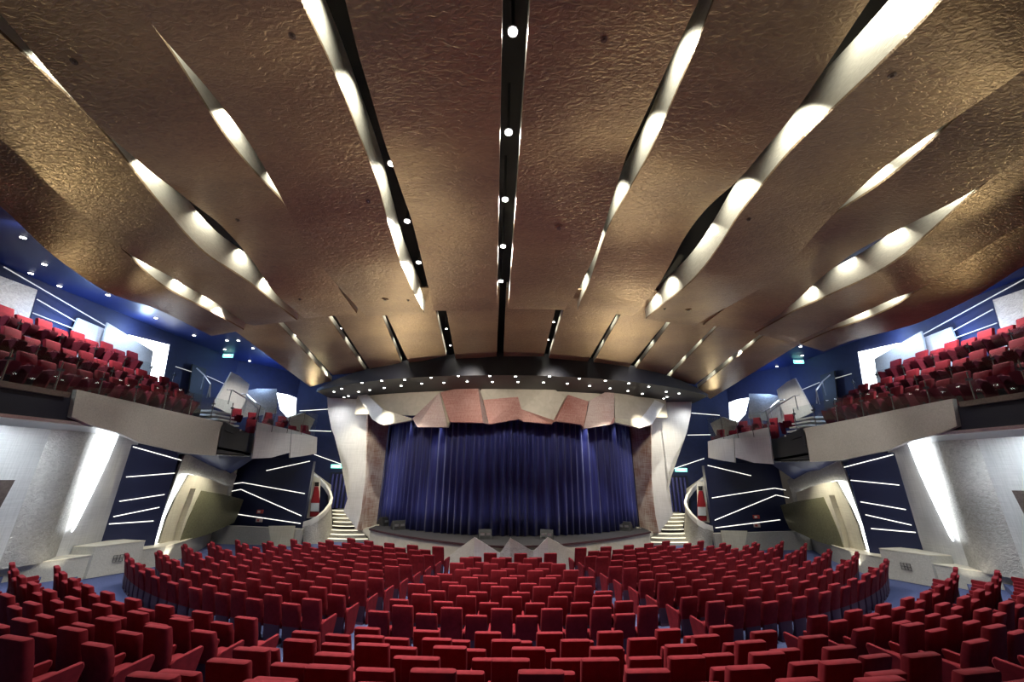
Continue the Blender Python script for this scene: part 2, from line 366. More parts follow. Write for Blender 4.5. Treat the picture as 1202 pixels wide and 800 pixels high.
facet('facet', [(721,459,.03),(768,470,.05),(753,491,.2),(722,491,.3)], beige, 'beige right facet')
facet('facet', [(721,489,.5),(722,491,.3),(721,496,.5),(716,498,.6)], pink, 'small pink corner facet')
facet('facet', [(722,491,.3),(753,491,.2),(750,502,.4),(722,495.5,.5)], cream, 'cream wedge facet at the right end')
facet('facet', [(769,469,.02),(780,474,.0),(765,498,.25),(750,502.5,.4),(753,490,.2)], silver_b, 'silver facet beside the right column')

# ------------------------------------------------------------------ curtain, stage and apron
ZST = .97
bm = B(); CA = (0, 31.14, 9.4); rows = []
na = 760; ang = np.linspace(-66, 66, na)
ph = np.cumsum(.16 + .05 * np.sin(np.linspace(0, 40, na)) + .05 * rng.rand(na)) * 2.05
amp = .11 * (.7 + .5 * rng.rand(na)); amp = np.convolve(amp, np.ones(9) / 9, 'same')
for k, z in enumerate([ZST + .02, ZST + 1.2, 3.2, 4.6, 6.0, 7.6]):
    s = 1.15 - .08 * k
    rows.append([V((CA[0] + (CA[2] + amp[i] * s * math.sin(ph[i] + .08 * k)) * math.sin(math.radians(ang[i])), CA[1] - (CA[2] + amp[i] * s * math.sin(ph[i] + .08 * k)) * math.cos(math.radians(ang[i])), z)) for i in range(na)])
sheet(bm, rows)
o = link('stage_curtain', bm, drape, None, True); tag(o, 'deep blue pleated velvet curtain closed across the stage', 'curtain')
so_m = o.modifiers.new('thickness', 'SOLIDIFY'); so_m.thickness = .015
SX = [0, 2, 4, 5.5, 6.9, 7.95]; SY = [18.97, 19.5, 20.65, 21.7, 22.85, 23.9]
stagept = lambda x: V((x, float(np.interp(abs(x), SX, SY)), 0))
bm = B(); top = [stagept(x) for x in np.linspace(-7.95, 7.95, 65)]
for _ in range(3): top = [top[0]] + [V((b.x, (a.y + b.y + c.y) / 3, 0)) for a, b, c in zip(top, top[1:], top[2:])] + [top[-1]]
prism(bm, [V((p.x, p.y, ZST - .07)) for p in top] + [V((7.95, 29, ZST - .07)), V((-7.95, 29, ZST - .07))], (0, 0, .07))
st = tag(link('stage_platform', bm, stagefl, None), 'dark raised stage floor with a curved front edge', 'stage')
bm = B(); slab(bm, [[V((p.x, p.y - .03, z)) for p in top] for z in (ZST - .08, ZST + .01)], (0, .03, 0)); link('edge_strip', bm, maroon, st)['label'] = 'maroon curved edge strip'
bm = B(); slab(bm, [[V((p.x * .995, p.y + .08, z)) for p in top] for z in (0, ZST - .07)], (0, .1, 0)); link('apron_front', bm, beige, st)['label'] = 'pale beige curved apron front'
# folded metal screen in front of the apron
zz = [(526,653,.62),(557,630,.12),(587,649,.2),(599,631,.0),(626,647,.2),(643,630,.12),(686,654,.62)]
fs = thing('folded_metal_screen', (0, 18.3, 0), 'low zigzag folded metal screen with three peaks before the apron', 'screen')
for (a, b), m in zip(zip(zz, zz[1:]), (grey_h, silver_b, silver_h, silver_h, silver_b, grey_h)):
    pa, pb = atY(a[0], a[1], 18.55 + a[2]), atY(b[0], b[1], 18.55 + b[2])
    bm = B(); prism(bm, [V((pa.x, pa.y, 0)), pa, pb, V((pb.x, pb.y, 0))], (0, .04, 0)); child_of(link('screen_leaf', bm, m), fs)
for px, sd in ((479, 'left'), (708, 'right')):
    p = atY(px, 638, 20.6); bm = B()
    prism(bm, [V((p.x - .75, 20.5, 0)), p + V((0, .15, 0)), V((p.x + .75, 20.9, 0))], (0, .05, 0))
    tag(link('metal_peak_panel', bm, silver_h, None), f'small pointed silver panel against the {sd} part of the apron', 'panel')
# stage monitors
def monitor(px, py, rz, s, label):
    p = atZ(px, py, ZST); t = thing('stage_monitor', p, label, 'loudspeaker', 'stage monitors', rz)
    w, d, h = .32 * s, .28 * s, .42 * s
    prof = [(-d, 0), (d, 0), (d, h * .55), (d * .1, h), (-d * .35, h)]
    bm = B(); prism(bm, [(-w, a, b) for a, b in prof], (2 * w, 0, 0)); bmesh.ops.bevel(bm, geom=bm.edges[:], offset=.012, segments=1, affect='EDGES'); link('cabinet', bm, matteblk, t)
    bm = B()
    for sx in (-1, 1):
        box(bm, (sx * w * .45 - .1 * s, -d * .8, h * .42), (sx * w * .45 + .1 * s, -d * .74, h * .66), Matrix.Translation((0, -.09 * s, .0)))
    link('grille', bm, steel, t)
    bm = B(); tube(bm, [(-w - .02, -.02, h * .35), (-w - .02, .12 * s, h * .35)], .02, 6); link('handle', bm, matteblk, t)
monitor(467, 621, .5, 1.1, 'black wedge monitor at the left end of the stage, nearer the curtain middle')
monitor(452, 616, .9, 1.1, 'black monitor leaning at the far left stage corner')
monitor(569, 631.5, .15, 1., 'black wedge monitor on the stage just left of centre')
monitor(642, 632, -.2, 1., 'black wedge monitor on the stage just right of centre')
monitor(734, 622, -.5, 1.1, 'black wedge monitor at the right end of the stage, nearer the curtain middle')
monitor(746, 616, -.9, 1.1, 'black monitor leaning at the far right stage corner')

# ------------------------------------------------------------------ left / right halves of the house
def mirrored(fn):
    for sgn, sd, ot in ((1, 'left', 'right'), (-1, 'right', 'left')): fn(sgn, sd)
def mk(sgn, c=0.):
    return lambda p: V((p[0] if sgn > 0 else 2 * c - p[0], p[1], p[2]))
def panel(name, pts, off, m, parent=None, label=None, sgn=1, c=0., cat=None, group=None, tri=True, kind=None):
    f = mk(sgn, c); o_ = V(off); o_.x *= sgn
    bm = B(); prism(bm, [f(p) for p in pts], o_, tri)
    o = link(name, bm, m)
    if parent: child_of(o, parent)
    if label: o['label'] = label
    if cat: o['category'] = cat
    if group: o['group'] = group
    if kind: o['kind'] = kind
    return o
def ledbars(parent, segs, plane, sgn, c, off=(.03, -.03, 0), w=.02, m=None):
    for a, b in segs:
        A, Bp = plane(*a), plane(*b); f = mk(sgn, c); A, Bp = f(A), f(Bp)
        o_ = V((off[0] * sgn, off[1], 0))
        bm = B(); tube(bm, [A + o_, Bp + o_], w, 6); child_of(link('light_strip', bm, m or led), parent)['label'] = 'thin glowing light strip'

def side(sgn, sd):
    cB, cS = .1, -.12                        # slight offsets of the side walls and of the stage house from the lens axis
    fB, fS = mk(sgn, cB), mk(sgn, cS)
    # ---- proscenium columns
    pc = thing('proscenium_column', fS((-9.8, 24.8, 0)), f'flared silver S-shaped column at the {sd} of the stage', 'column', 'flared columns')
    A, Bq = (-8.8, 24.9), (-11.7, 24.35)
    pl = lambda x, y: atline(x, y, A, Bq)
    pts = [(384,466),(385,482),(389,503),(396,520),(404,535),(409,550),(411,570),(408,585),(403,600),(421,624),(423,604),(428,575),(431,545),(432,515),(432,497),(430,475),(424,463),(404,458)]
    panel('column_face', [pl(*p) for p in pts], (0, .45, 0), silver_b, pc, None, sgn, cS)
    A2, B2 = (-8.1, 25.95), (-8.8, 24.95)
    pl2 = lambda x, y: atline(x, y, A2, B2)
    panel('return_panel', [pl2(*p) for p in [(457,493),(452,535),(447,575),(441,622),(419,622),(424,600),(429,560),(431,520),(432,485)]], (-.3, .4, 0), patina, pc, 'red-brown patinated return beside the curtain', sgn, cS)
    # ---- upper stage-side wall with doorway
    bm = B(); f = fS
    prism(bm, [f((-17.6, 29.2, 0)), f((-9.0, 29.2, 0)), f((-9.0, 29.2, 11.2)), f((-17.6, 29.2, 11.2))], (0, .2, 0))
    sw = struct(f'wall_stage_{sd}', bm, bluew)
    w3 = lambda x, y: atY(x, y, 29.15)
    ls = thing('wall_light_strips', f((-12.5, 29.1, 6)), f'thin white light strips on the dark wall behind the {sd} column', 'wall light', 'stage wall light strips')
    ledbars(ls, [((352,482),(385,480)), ((362,505),(389,506)), ((369,533),(408,547))], w3, sgn, cS, (0, -.02, 0), .02)
    dr = thing('stage_door', f((-12.1, 29.1, 1.5)), f'dark blue curtained doorway at the top of the {sd} stage stairs', 'doorway')
    a, b = w3(389,554), w3(411,599)
    panel('door_leaf', [(a.x, 29.1, 1.52), (b.x + .6, 29.1, 1.52), (b.x + .6, 29.1, a.z), (a.x, 29.1, a.z)], (0, -.06, 0), navydk, dr, None, sgn, cS)
    for k in range(5):
        xx = a.x + .25 + k * .28
        bm = B(); tube(bm, [f((xx, 29.0, 1.55)), f((xx, 29.0, a.z - .1))], .09, 8); child_of(link('door_drape', bm, drape), dr)
    q = f(w3(396,547)); ex = thing('exit_sign', q, f'green lit exit sign above the {sd} stage door', 'exit sign', 'stage exit signs')
    bm = B(); box(bm, (-.42, -.1, -.12), (.42, -.04, .12)); link('sign_box', bm, exit_m, ex)
    bm = B(); box(bm, (-.25, -.115, -.03), (.12, -.1, .03)); prism(bm, [(.1, -.115, -.08), (.26, -.115, 0), (.1, -.115, .08)], (0, .015, 0)); link('arrow', bm, exit_w, ex)
    # ---- stage stairs
    stp = thing('stage_stairs', f((-9.8, 25.4, 0)), f'lit curved stairs rising to the door at the {sd} of the stage', 'stairs', 'stage stairs')
    STEPS = [(377,438,634.5),(380,435,628.8),(384,431,623.3),(388,424,617.8),(389,423,613.2),(388,421.5,608.6),(388,418,603.4),(388,414,598)]
    for k, (xa, xb, yy) in enumerate(STEPS):
        Yk = 25.5 + .33 * k; z1 = .19 * (k + 1); a, b = atZ(xa, yy, z1), atZ(xb, yy, z1)
        a, b = atY(xa, yy, Yk), atY(xb, yy, Yk)
        n = 8; fr = [V((a.x + (b.x - a.x) * i / n, Yk + .28 * (2 * i / n - 1) ** 2, z1)) for i in range(n + 1)]
        back = [V((b.x, 29.0, z1)), V((a.x, 29.0, z1))]
        bm = B(); prism(bm, [f(p) for p in fr + back], (0, 0, -.19)); child_of(link('tread', bm, grey_h if k != 3 else stagefl), stp)
        bm = B(); slab(bm, [[f(p + V((0, -.025, 0))) for p in fr], [f(p + V((0, -.025, -.04))) for p in fr]], (0, .03, 0))
        o = child_of(link('nosing_light', bm, stepled), stp); o['label'] = 'glowing step nosing'
    panel('side_cheek', [atY(*p, 25.1) for p in [(423,621),(445,615),(451,638),(440,642),(436,634)]], (0, .15, 0), cream, stp, 'cream cheek wall by the stage', sgn, cS)
    # ---- curved stair guard and niche with bottle poster
    sg = thing('curved_stair_guard', f((-12, 25, 0)), f'curved white stair balustrade sweeping up beside the {sd} stage stairs', 'balustrade', 'curved stair guards')
    path = [(356,612,24.7),(364,609.5,24.75),(372,605,24.9),(380,598,25.3),(386,590,25.9),(388,584,26.5),(386,576,27.2),(381,568,27.8),(374,561,28.3),(366,555,28.6)]
    pp = [f(atY(x, y, Y)) for x, y, Y in path]
    bm = B(); slab(bm, [[p for p in pp], [p + V((0, 0, -.28)) for p in pp]], (sgn * .14, .05, 0)); child_of(link('handrail_band', bm, white_m, None, True), sg)
    low = [V((p.x, p.y, p.z - .28)) for p in pp[:7]]
    bm = B(); slab(bm, [low, [V((p.x + sgn * .2, p.y + .05, max(p.z - 1.15, 0))) for p in low], [V((p.x + sgn * .35, p.y + .1, 0)) for p in low]], (sgn * .08, .05, 0)); child_of(link('guard_panel', bm, silver_h, None, True), sg)
    panel('upper_parapet', [atY(*p, 28.8) for p in [(364,551),(388,569),(388,574),(365,558)]], (0, .12, 0), cream, sg, 'cream sloping parapet', sgn, cS)
    for qx in (355.5,):
        bm = B(); tube(bm, [f(atY(qx + (6 if qx < 360 else 1), 560, 26.5)), f(atY(qx, 608, 26.5))], .14, 8); child_of(link('niche_post', bm, white_m if qx > 360 else silver_h), sg)
    po = thing('bottle_poster', f(atY(367, 585, 27.2)), f'tall red bottle picture in the niche behind the {sd} stair guard', 'poster', 'bottle pictures')
    panel('poster_board', [atY(*p, 27.3) for p in [(362,560),(376,560),(374,608),(358,608)]], (0, .05, 0), white_m, po, None, sgn, cS)
    bot = [(369.5,565),(374,565),(374.5,573),(377,582),(377,606),(366,606),(366,582),(369,573)]
    panel('bottle', [atY(*p, 27.25) for p in [(369,571),(373.5,571),(374.5,576),(375,588),(374,606),(363.5,606),(365,588),(368.5,577)]], (0, .03, 0), bottle_r, po, None, sgn, cS)
    panel('bottle_cap', [atY(*p, 27.25) for p in [(369.5,565.5),(374.5,565.5),(374,570.5),(369.5,570.5)]], (0, .03, 0), matteblk, po, None, sgn, cS)
    panel('bottle_label', [atY(*p, 27.2) for p in [(365,590),(374.5,590),(374,600),(364.3,600)]], (0, .03, 0), label_m, po, None, sgn, cS)
    # ---- blue end wall with light strips
    A3, B3 = (-12.2, 24.9), (-16.9, 25.6)
    pw = lambda x, y: atline(x, y, A3, B3)
    f = fS
    z_b = .0
    bm = B(); prism(bm, [f((-12.2, 24.9, 0)), f((-12.2, 24.9, 4.55)), f((-17.3, 25.65, 4.9)), f((-17.3, 25.65, 0))], (0, .3, 0))
    bw = struct(f'wall_end_{sd}', bm, navy)
    lt = thing('wall_light_strips', f((-14.5, 25.2, 2)), f'angled white light strips on the navy end wall at the {sd}', 'wall light', 'end wall light strips')
    ledbars(lt, [((313,552),(364,541)), ((272,568),(285,566)), ((285,566),(358,579)), ((268,577),(283,574)), ((283,574),(354,605)), ((278,603),(353,614))], pw, sgn, cS, (0, -.03, 0))
    bm = B(); p = f(pw(305,603)); 
    for k, (yy, m) in enumerate(((600, sign_r), (610, sign_w))):
        q = f(pw(306 - 1 * k, yy)); bm = B(); box(bm, (q.x - .19, q.y - .08, q.z - .1), (q.x + .19, q.y - .03, q.z + .1))
        nt = link('wall_notice', bm, m); tag(nt, f'small {"red" if k == 0 else "pale"} notice on the navy end wall at the {sd}', 'notice')
        bm = B(); box(bm, (q.x - .13, q.y - .09, q.z - .06), (q.x + .02, q.y - .078, q.z + .05)); link('pictogram', bm, white_m if k == 0 else sign_r, nt)
    # low parapet in front of the end wall
    panel('low_parapet', [(-17.6, 24.6, 0), (-11.9, 24.2, 0), (-11.9, 24.2, .86), (-17.6, 24.6, .98)], (0, .25, 0), grey_h, None, f'low grey textured parapet before the navy end wall at the {sd}', sgn, cS, 'parapet')
    panel('pale_flared_panel', [atY(*p, 24.1) for p in [(315,617),(346,617),(341,650),(320,650)]], (0, .06, 0), cream, None, f'pale flared panel on the low parapet at the {sd}', sgn, cS, 'panel')
    # ---- side wall: plinth ledges
    f = fB
    plan = [(-17.9, 9), (-17.8, 14.2), (-17.0, 15.9), (-16.6, 16.6), (-16.35, 17.5), (-15.8, 18.55)]
    zt = .82
    inner = [(-17.9, 9), (-17.0, 14.0), (-15.95, 14.95), (-15.7, 15.6), (-15.9, 16.3), (-15.75, 17.2), (-15.4, 18.1)]
    inner = [(-18.2, 9.), (-17.9, 13.4), (-17.35, 15.3), (-16.75, 16.4), (-16.45, 17.2), (-15.75, 18.4)]
    bm = B(); prism(bm, [f((x, y, 0)) for x, y in inner] + [f((-18.9, 18.8, 0)), f((-18.9, 9, 0))], (0, 0, zt))
    pn = tag(link('wall_plinth', bm, grey_h), f'textured grey curved plinth along the {sd} wall below the silver panels', 'plinth')
    bm = B(); prism(bm, [f((x + .03, y - .02, zt)) for x, y in inner] + [f((-18.9, 18.8, zt)), f((-18.9, 9, zt))], (0, 0, .03)); link('ledge_cap', bm, ledge_m, pn)['label'] = 'cream ledge cap'
    bm = B(); prism(bm, [f((-16.40, 17.05, .02)), f((-15.68, 18.42, .02)), f((-17.2, 18.75, .02)), f((-17.25, 17.0, .02))], (0, 0, 1.10)); link('raised_block', bm, grey_h, pn)
    bm = B(); prism(bm, [f((-16.38, 17.03, 1.12)), f((-15.66, 18.41, 1.12)), f((-17.2, 18.75, 1.12)), f((-17.25, 17.0, 1.12))], (0, 0, .03)); link('block_cap', bm, ledge_m, pn)
    q = f(V((-15.99, 17.72, .6))); bm = B()
    for k in range(4): box(bm, (-.16 + .1 * k, -.02, -.13), (-.145 + .1 * k, .0, .13))
    for k in range(3): box(bm, (-.16, -.02, -.13 + .12 * k), (.155, 0, -.115 + .12 * k))
    for v in bm.verts: v.co = Matrix.Translation(q) @ Matrix.Rotation(sgn * math.radians(60), 4, 'Z') @ v.co
    link('grille', bm, matteblk, pn)
    inner2 = [(-15.9, 18.5), (-15.45, 19.3), (-15.75, 20.8), (-16.5, 23.0), (-17.3, 24.8)]
    bm = B(); prism(bm, [f((x, y, 0)) for x, y in inner2] + [f((-18.9, 24.8, 0)), f((-18.9, 18.5, 0))], (0, 0, .76))
    pn2 = tag(link('low_wall', bm, grey_h), f'low textured grey wall curving past the seats at the {sd}', 'low wall')
    bm = B(); prism(bm, [f((x + .03, y - .02, .76)) for x, y in inner2] + [f((-18.9, 24.8, .76)), f((-18.9, 18.5, .76))], (0, 0, .03)); link('ledge_cap', bm, ledge_m, pn2)
    # ---- outer side wall
    bm = B(); prism(bm, [f((-18.8, 2, 0)), f((-18.8, 25.5, 0)), f((-18.8, 25.5, 11.2)), f((-18.8, 2, 11.2))], (-.2 * sgn, 0, 0)); struct(f'wall_{sd}', bm, bluew)
    bm = B(); prism(bm, [f((-18.8, 25.5, 5.4)), f((-16.4, 29.2, 5.4)), f((-16.4, 29.2, 11.2)), f((-18.8, 25.5, 11.2))], (-.2 * sgn, .1, 0)); struct(f'wall_corner_{sd}', bm, bluew)
    # ---- silver panels below the balcony
    sp = thing('silver_wall_panels', f((-17.3, 15, .85)), f'tall silver metal panels with a glowing slit below the {sd} balcony', 'wall panel', 'silver wall panels')
    zc = 5.45
    def wallseg(name, a, b, z0, z1, m, bul=0., n=10, lab=None, lean=0.):
        bm = B(); nx, ny = (b[1] - a[1]), -(b[0] - a[0]); l_ = math.hypot(nx, ny); nx, ny = nx / l_, ny / l_
        rows = []
        for z in np.linspace(z0, z1, 6):
            tt = (z - z0) / (z1 - z0)
            rows.append([f((a[0] + (b[0] - a[0]) * i / n + nx * (bul * math.sin(math.pi * i / n) + lean * tt), a[1] + (b[1] - a[1]) * i / n + ny * (bul * math.sin(math.pi * i / n) + lean * tt), z)) for i in range(n + 1)])
        slab(bm, rows, (-.08 * sgn, 0, 0)); o = child_of(link(name, bm, m, None, True), sp)
        if lab: o['label'] = lab
    wallseg('flat_panel', (-17.75, 8.5), (-17.2, 14.7), zt, zc, silver_b, 0, lab='smooth pale silver panel')
    wallseg('bulging_panel', (-17.25, 14.6), (-17.45, 16.7), zt, zc, silver_h, .38, lab='hammered bulging silver column')
    # glowing slit: narrow at the foot, wide at the top
    sl = [(88,622),(84,628),(118,505),(142,507),(131,540),(112,578)]
    pls = lambda x, y: atX(x, y, -17.2)
    panel('glowing_slit', [pls(*p) for p in [(85,624),(89,618),(109,578),(127,540),(141,506),(120,503)]], (-.05, 0, 0), led_c, sp, 'bright white slit of light', sgn, cB)
    wallseg('brushed_panel', (-17.4, 16.5), (-17.35, 18.5), zt, zc, silver_b, .06, lab='brushed silver panel with warm sheen')
    panel('wedge_panel', [atX(*p, -16.9) for p in [(0,563),(18,563),(0,596)]], (-.06, 0, 0), brown_m, sp, 'brown metal wedge', sgn, cB)
    # ---- blue panel with light strips
    A4, B4 = (-17.15, 18.35), (-16.25, 19.3)
    p4 = lambda x, y: atline(x, y, A4, B4)
    bp = thing('blue_lit_panel', f((-16.7, 18.9, .8)), f'dark blue wall panel crossed by white light strips under the {sd} balcony', 'wall panel', 'blue lit panels')
    bm = B(); prism(bm, [f((-17.6, 17.9, .78)), f((-16.1, 19.45, .78)), f((-16.1, 19.45, 5.1)), f((-17.6, 17.9, 5.1))], (-.1 * sgn, .05, 0)); child_of(link('panel_face', bm, navy), bp)
    ledbars(bp, [((156,524),(213,540)), ((148,559.5),(205,555)), ((140,588),(193,580)), ((133,606),(187,595)), ((128,614.5),(180,611))], p4, sgn, cB, (.04, -.04, 0), .02)
    # ---- nested curved panels
    gp = thing('nested_curved_panels', f((-16.2, 20.5, .78)), f'nested silver, cream and bronze curved panels at the {sd} wall', 'wall panel', 'nested curved panels')
    A5, B5 = (-16.45, 19.05), (-16.75, 23.4)
    def p5(dx): return lambda x, y: atline(x, y, (A5[0] + dx, A5[1]), (B5[0] + dx, B5[1]))
    a = p5(0); panel('silver_panel', [a(*p) for p in [(178,637),(193,603),(204,568),(212,545),(218,531),(254,533),(278,557),(270,582),(230,575),(205,600),(196,637)]], (-.1, 0, 0), silver_h, gp, 'hammered silver outer panel', sgn, cB)
    a = p5(.12); panel('glow_edge', [a(*p) for p in [(181,636),(190,610),(203,575),(214,556),(222,556),(238,560),(267,571),(264,576),(225,566),(212,590),(196,637)]], (-.05, 0, 0), led_n, gp, 'hidden light edge', sgn, cB)
    a = p5(.34); panel('cream_panel', [a(*p) for p in [(187,637),(196,607),(206,585),(222,556.5),(236,559),(252,564),(268,571),(262,600),(230,635)]], (-.1, 0, 0), cream, gp, 'cream curved middle panel', sgn, cB)
    a = p5(.62); panel('inner_edge', [a(*p) for p in [(210,636),(216,612),(226,585),(230,573),(238,576),(240,590),(225,634)]], (-.3, 0, 0), cream, gp, 'cream inner return', sgn, cB)
    a = p5(.66); panel('bronze_panel', [a(*p) for p in [(211,637),(220,612),(230,590),(237,575.5),(262,580),(286,586),(281,600),(275,613),(244,627)]], (-.12, 0, 0), green_h, gp, 'dark bronze-green front panel', sgn, cB)
    # ---- balcony
    bal = thing('balcony', f((-16.3, 14, 5.4)), f'{sd} balcony with hammered silver fascia panels', 'balcony')
    def bbox(name, lo, hi, m, lab=None):
        bm = B(); lo2, hi2 = f(lo), f(hi)
        box(bm, (min(lo2.x, hi2.x), lo[1], lo[2]), (max(lo2.x, hi2.x), hi[1], hi[2])); o = child_of(link(name, bm, m), bal)
        if lab: o['label'] = lab
    bbox('floor_slab', (-18.8, 3, 5.5), (-14.15, 19.4, 6.28), navydk, 'dark navy edge of the balcony floor')
    bbox('underside_trim', (-18.8, 3, 5.44), (-14.25, 19.2, 5.5), steel)
    bm = B(); prism(bm, [f((-14.15, 19.4, 5.9)), f((-18.8, 19.4, 5.9)), f((-18.8, 27.5, 5.3)), f((-16.5, 28.9, 5.3)), f((-12.75, 25.1, 5.3)), f((-14.5, 21.8, 5.6))], (0, 0, .35)); child_of(link('front_slab', bm, navydk), bal)
    bm = B(); prism(bm, [f((-14.3, 19.4, 5.0)), f((-14.3, 22.6, 4.75)), f((-17.9, 25.2, 3.4)), f((-18.6, 24.2, 3.6)), f((-18.6, 19.4, 5.0))], (0, 0, .12)); child_of(link('sloped_underside', bm, bluec), bal)['label'] = 'blue sloping underside'
    bbox('step_recess', (-16, 19.2, 4.75), (-14.3, 22, 5.95), navydk)
    bbox('edge_tube', (-14.35, 3, 5.42), (-14.1, 14.2, 5.52), chrome, 'bright metal edge trim')
    bbox('edge_tube', (-14.5, 19.3, 4.72), (-14.3, 22, 4.8), chrome)
    for x1, za, y1 in ((-15.42, 7.18, 19.2), (-16.38, 8.06, 17.6)):
        bm = B(); prism(bm, [f((x1, 3, 6.2)), f((x1, y1, 6.2)), f((x1, y1, za - .04 * (y1 - 12))), f((x1, 3, za + .36))], (-(18.8 + x1) * sgn, 0, 0)); child_of(link('riser', bm, navydk), bal)
    pb = lambda x, y: atX(x, y, -14.)
    panel('fascia_panel', [pb(*p) for p in [(90.5,457),(150,470),(205,483),(262,495.5),(259,502),(253,534.5),(217,531.5),(190,525),(165,519.5),(140,508),(103,497.5),(84,489)]], (-.14, 0, 0), grey_h, bal, 'speckled grey hanging fascia panel', sgn, cB)
    bbox('fascia_rail', (-14.16, 3, 6.2), (-13.98, 12.1, 6.36), brown_m)
    A6, B6 = (-14.2, 21.6), (-12.35, 25.)
    pb2 = lambda x, y: atline(x, y, A6, B6)
    panel('fascia_panel', [pb2(*p) for p in [(302,495),(342,504),(340,531),(318,537),(296,538),(299,515)]], (-.1, .06, 0), silver_b, bal, 'plain silver hanging panel', sgn, cB)
    panel('fascia_panel', [pb2(*p) for p in [(342.5,504),(372.5,513),(371.5,532),(356,535),(340.5,537)]], (-.1, .06, 0), silver_b, bal, 'plain silver end panel', sgn, cB)
    # glass balustrades
    gb = thing('glass_balustrade', f((-14.05, 11, 6.35)), f'clear glass balustrade with steel posts along the {sd} balcony', 'balustrade', 'glass balustrades')
    ys = [5.2 + 1.3 * k for k in range(12)]
    for y in ys:
        bm = B(); tube(bm, [f((-14.05, y, 6.2)), f((-14.12, y, 7.25))], .022, 6); po_ = child_of(link('post', bm, chrome), gb)
        bm = B(); q = f((-14.1, y, 7.0)); box(bm, (q.x - .06, q.y - .05, q.z - .035), (q.x + .06, q.y + .05, q.z + .035)); link('clamp', bm, matteblk, po_)
    for y in ys[:-1]:
        bm = B(); q = f((-14.07, y, 0)); box(bm, (q.x - .006, y + .03, 6.3), (q.x + .006, y + 1.27, 7.3)); child_of(link('pane', bm, glass), gb)
    for X_, za, nm_ in ((-15.38, 7.15, 'first'), (-16.34, 8.03, 'second')):
        g3 = thing('glass_balustrade', f((X_, 11, za)), f'clear glass guard on the {nm_} step between seat rows of the {sd} balcony', 'balustrade', 'glass balustrades')
        for k in range(9):
            y = 8.2 + 1.25 * k; z_ = za - .04 * (y - 12)
            bm = B(); tube(bm, [f((X_, y, z_ - .1)), f((X_ - .03, y, z_ + .75))], .018, 6); po_ = child_of(link('post', bm, chrome), g3)
            bm = B(); q = f((X_ - .02, y, z_ + .6)); box(bm, (q.x - .05, q.y - .04, q.z - .03), (q.x + .05, q.y + .04, q.z + .03)); link('clamp', bm, matteblk, po_)
            if k < 8:
                bm = B(); q = f((X_ - .01, y, 0)); box(bm, (q.x - .005, y + .03, z_), (q.x + .005, y + 1.22, z_ + .72)); child_of(link('pane', bm, glass), g3)
    gb2 = thing('glass_balustrade', f((-13.3, 23.3, 6.4)), f'short glass balustrade over the silver end panels of the {sd} balcony', 'balustrade', 'glass balustrades')
    for k in range(4):
        t0, t1 = k / 4, (k + 1) / 4
        a = V((-14.15 + 1.75 * t0, 21.7 + 3.2 * t0, 6.1)); b = V((-14.15 + 1.75 * t1, 21.7 + 3.2 * t1, 6.1))
        bm = B(); prism(bm, [f(a), f(b), f(b + V((0, 0, 1.35))), f(a + V((0, 0, 1.35)))], (.012 * sgn, 0, 0)); child_of(link('pane', bm, glass), gb2)
        bm = B(); tube(bm, [f(a), f(a + V((0, 0, 1.4)))], .02, 6); child_of(link('post', bm, chrome), gb2)
    # back-of-balcony panels
    pk = lambda x, y: atX(x, y, -18.5)
    def bpan(nm, pts, m, plane, label, off=(-.08, 0, 0), cat='wall panel'):
        panel(nm, [plane(*p) for p in pts], off, m, None, f'{label} at the back of the {sd} balcony', sgn, cB, cat)
    bpan('metal_screen', [(-30,313),(0,323.5),(44,340),(31,384),(26,408),(-30,392)], silver_h, pk, 'widest cloudy silver screen')
    bpan('metal_screen', [(92,373),(124.5,386.5),(113,436),(76,424),(86,388)], silver_b, pk, 'narrow slanting silver screen')
    bpan('metal_screen', [(126.5,378.5),(180,412),(174,452),(113,436)], grey_h, lambda x, y: atX(x, y, -18.3), 'triangular hammered screen beside the light panel')
    bpan('light_panel', [(152,393),(199,404.5),(190,455),(166,452)], glow, lambda x, y: atX(x, y, -18.6), 'blazing white light panel', cat='light panel')
    pk2 = lambda x, y: atline(x, y, (-18.3, 22), (-15.5, 27.6))
    bpan('metal_screen', [(272,436.5),(281,441),(293,451),(288,470),(278,490),(250,476),(262,455)], silver_b, lambda x, y: atline(x, y, (-17.9, 21), (-16.5, 25.)), 'leaning pale silver screen with curved top')
    bpan('metal_screen', [(281,460),(303,456),(325,456),(325,485),(283,490)], silver_h, pk2, 'wide silver screen behind the far seats')
    bpan('light_panel', [(326,461),(338,463),(348,467),(347,486),(338,489),(330,480)], glow, pk2, 'smaller white light panel near the stage', cat='light panel')
    bpan('metal_screen', [(338,490),(356,484),(370,492),(361,509),(345,505)], silver_h, lambda x, y: atline(x, y, (-14.6, 23.6), (-13.2, 26.4)), 'folded silver end screen')
    w5 = lambda x, y: atX(x, y, -18.65)
    bl = thing('wall_light_strips', f((-18.6, 14, 9)), f'sloping white light strips on the blue wall above the {sd} balcony', 'wall light', 'balcony wall light strips')
    ledbars(bl, [((3,313),(124,383)), ((42,351),(89,378)), ((37,367),(86,386)), ((242,441),(262,450)), ((205,430),(224,436))], w5, sgn, cB, (.05, 0, 0), .02, led_d)
    # dark doorway and handrails
    panel('exit_door', [w5(*p) for p in [(225,427),(241,433),(234,476),(219,470)]], (.08, 0, 0), black, None, f'dark doorway in the back wall of the {sd} balcony', sgn, cB, 'doorway')
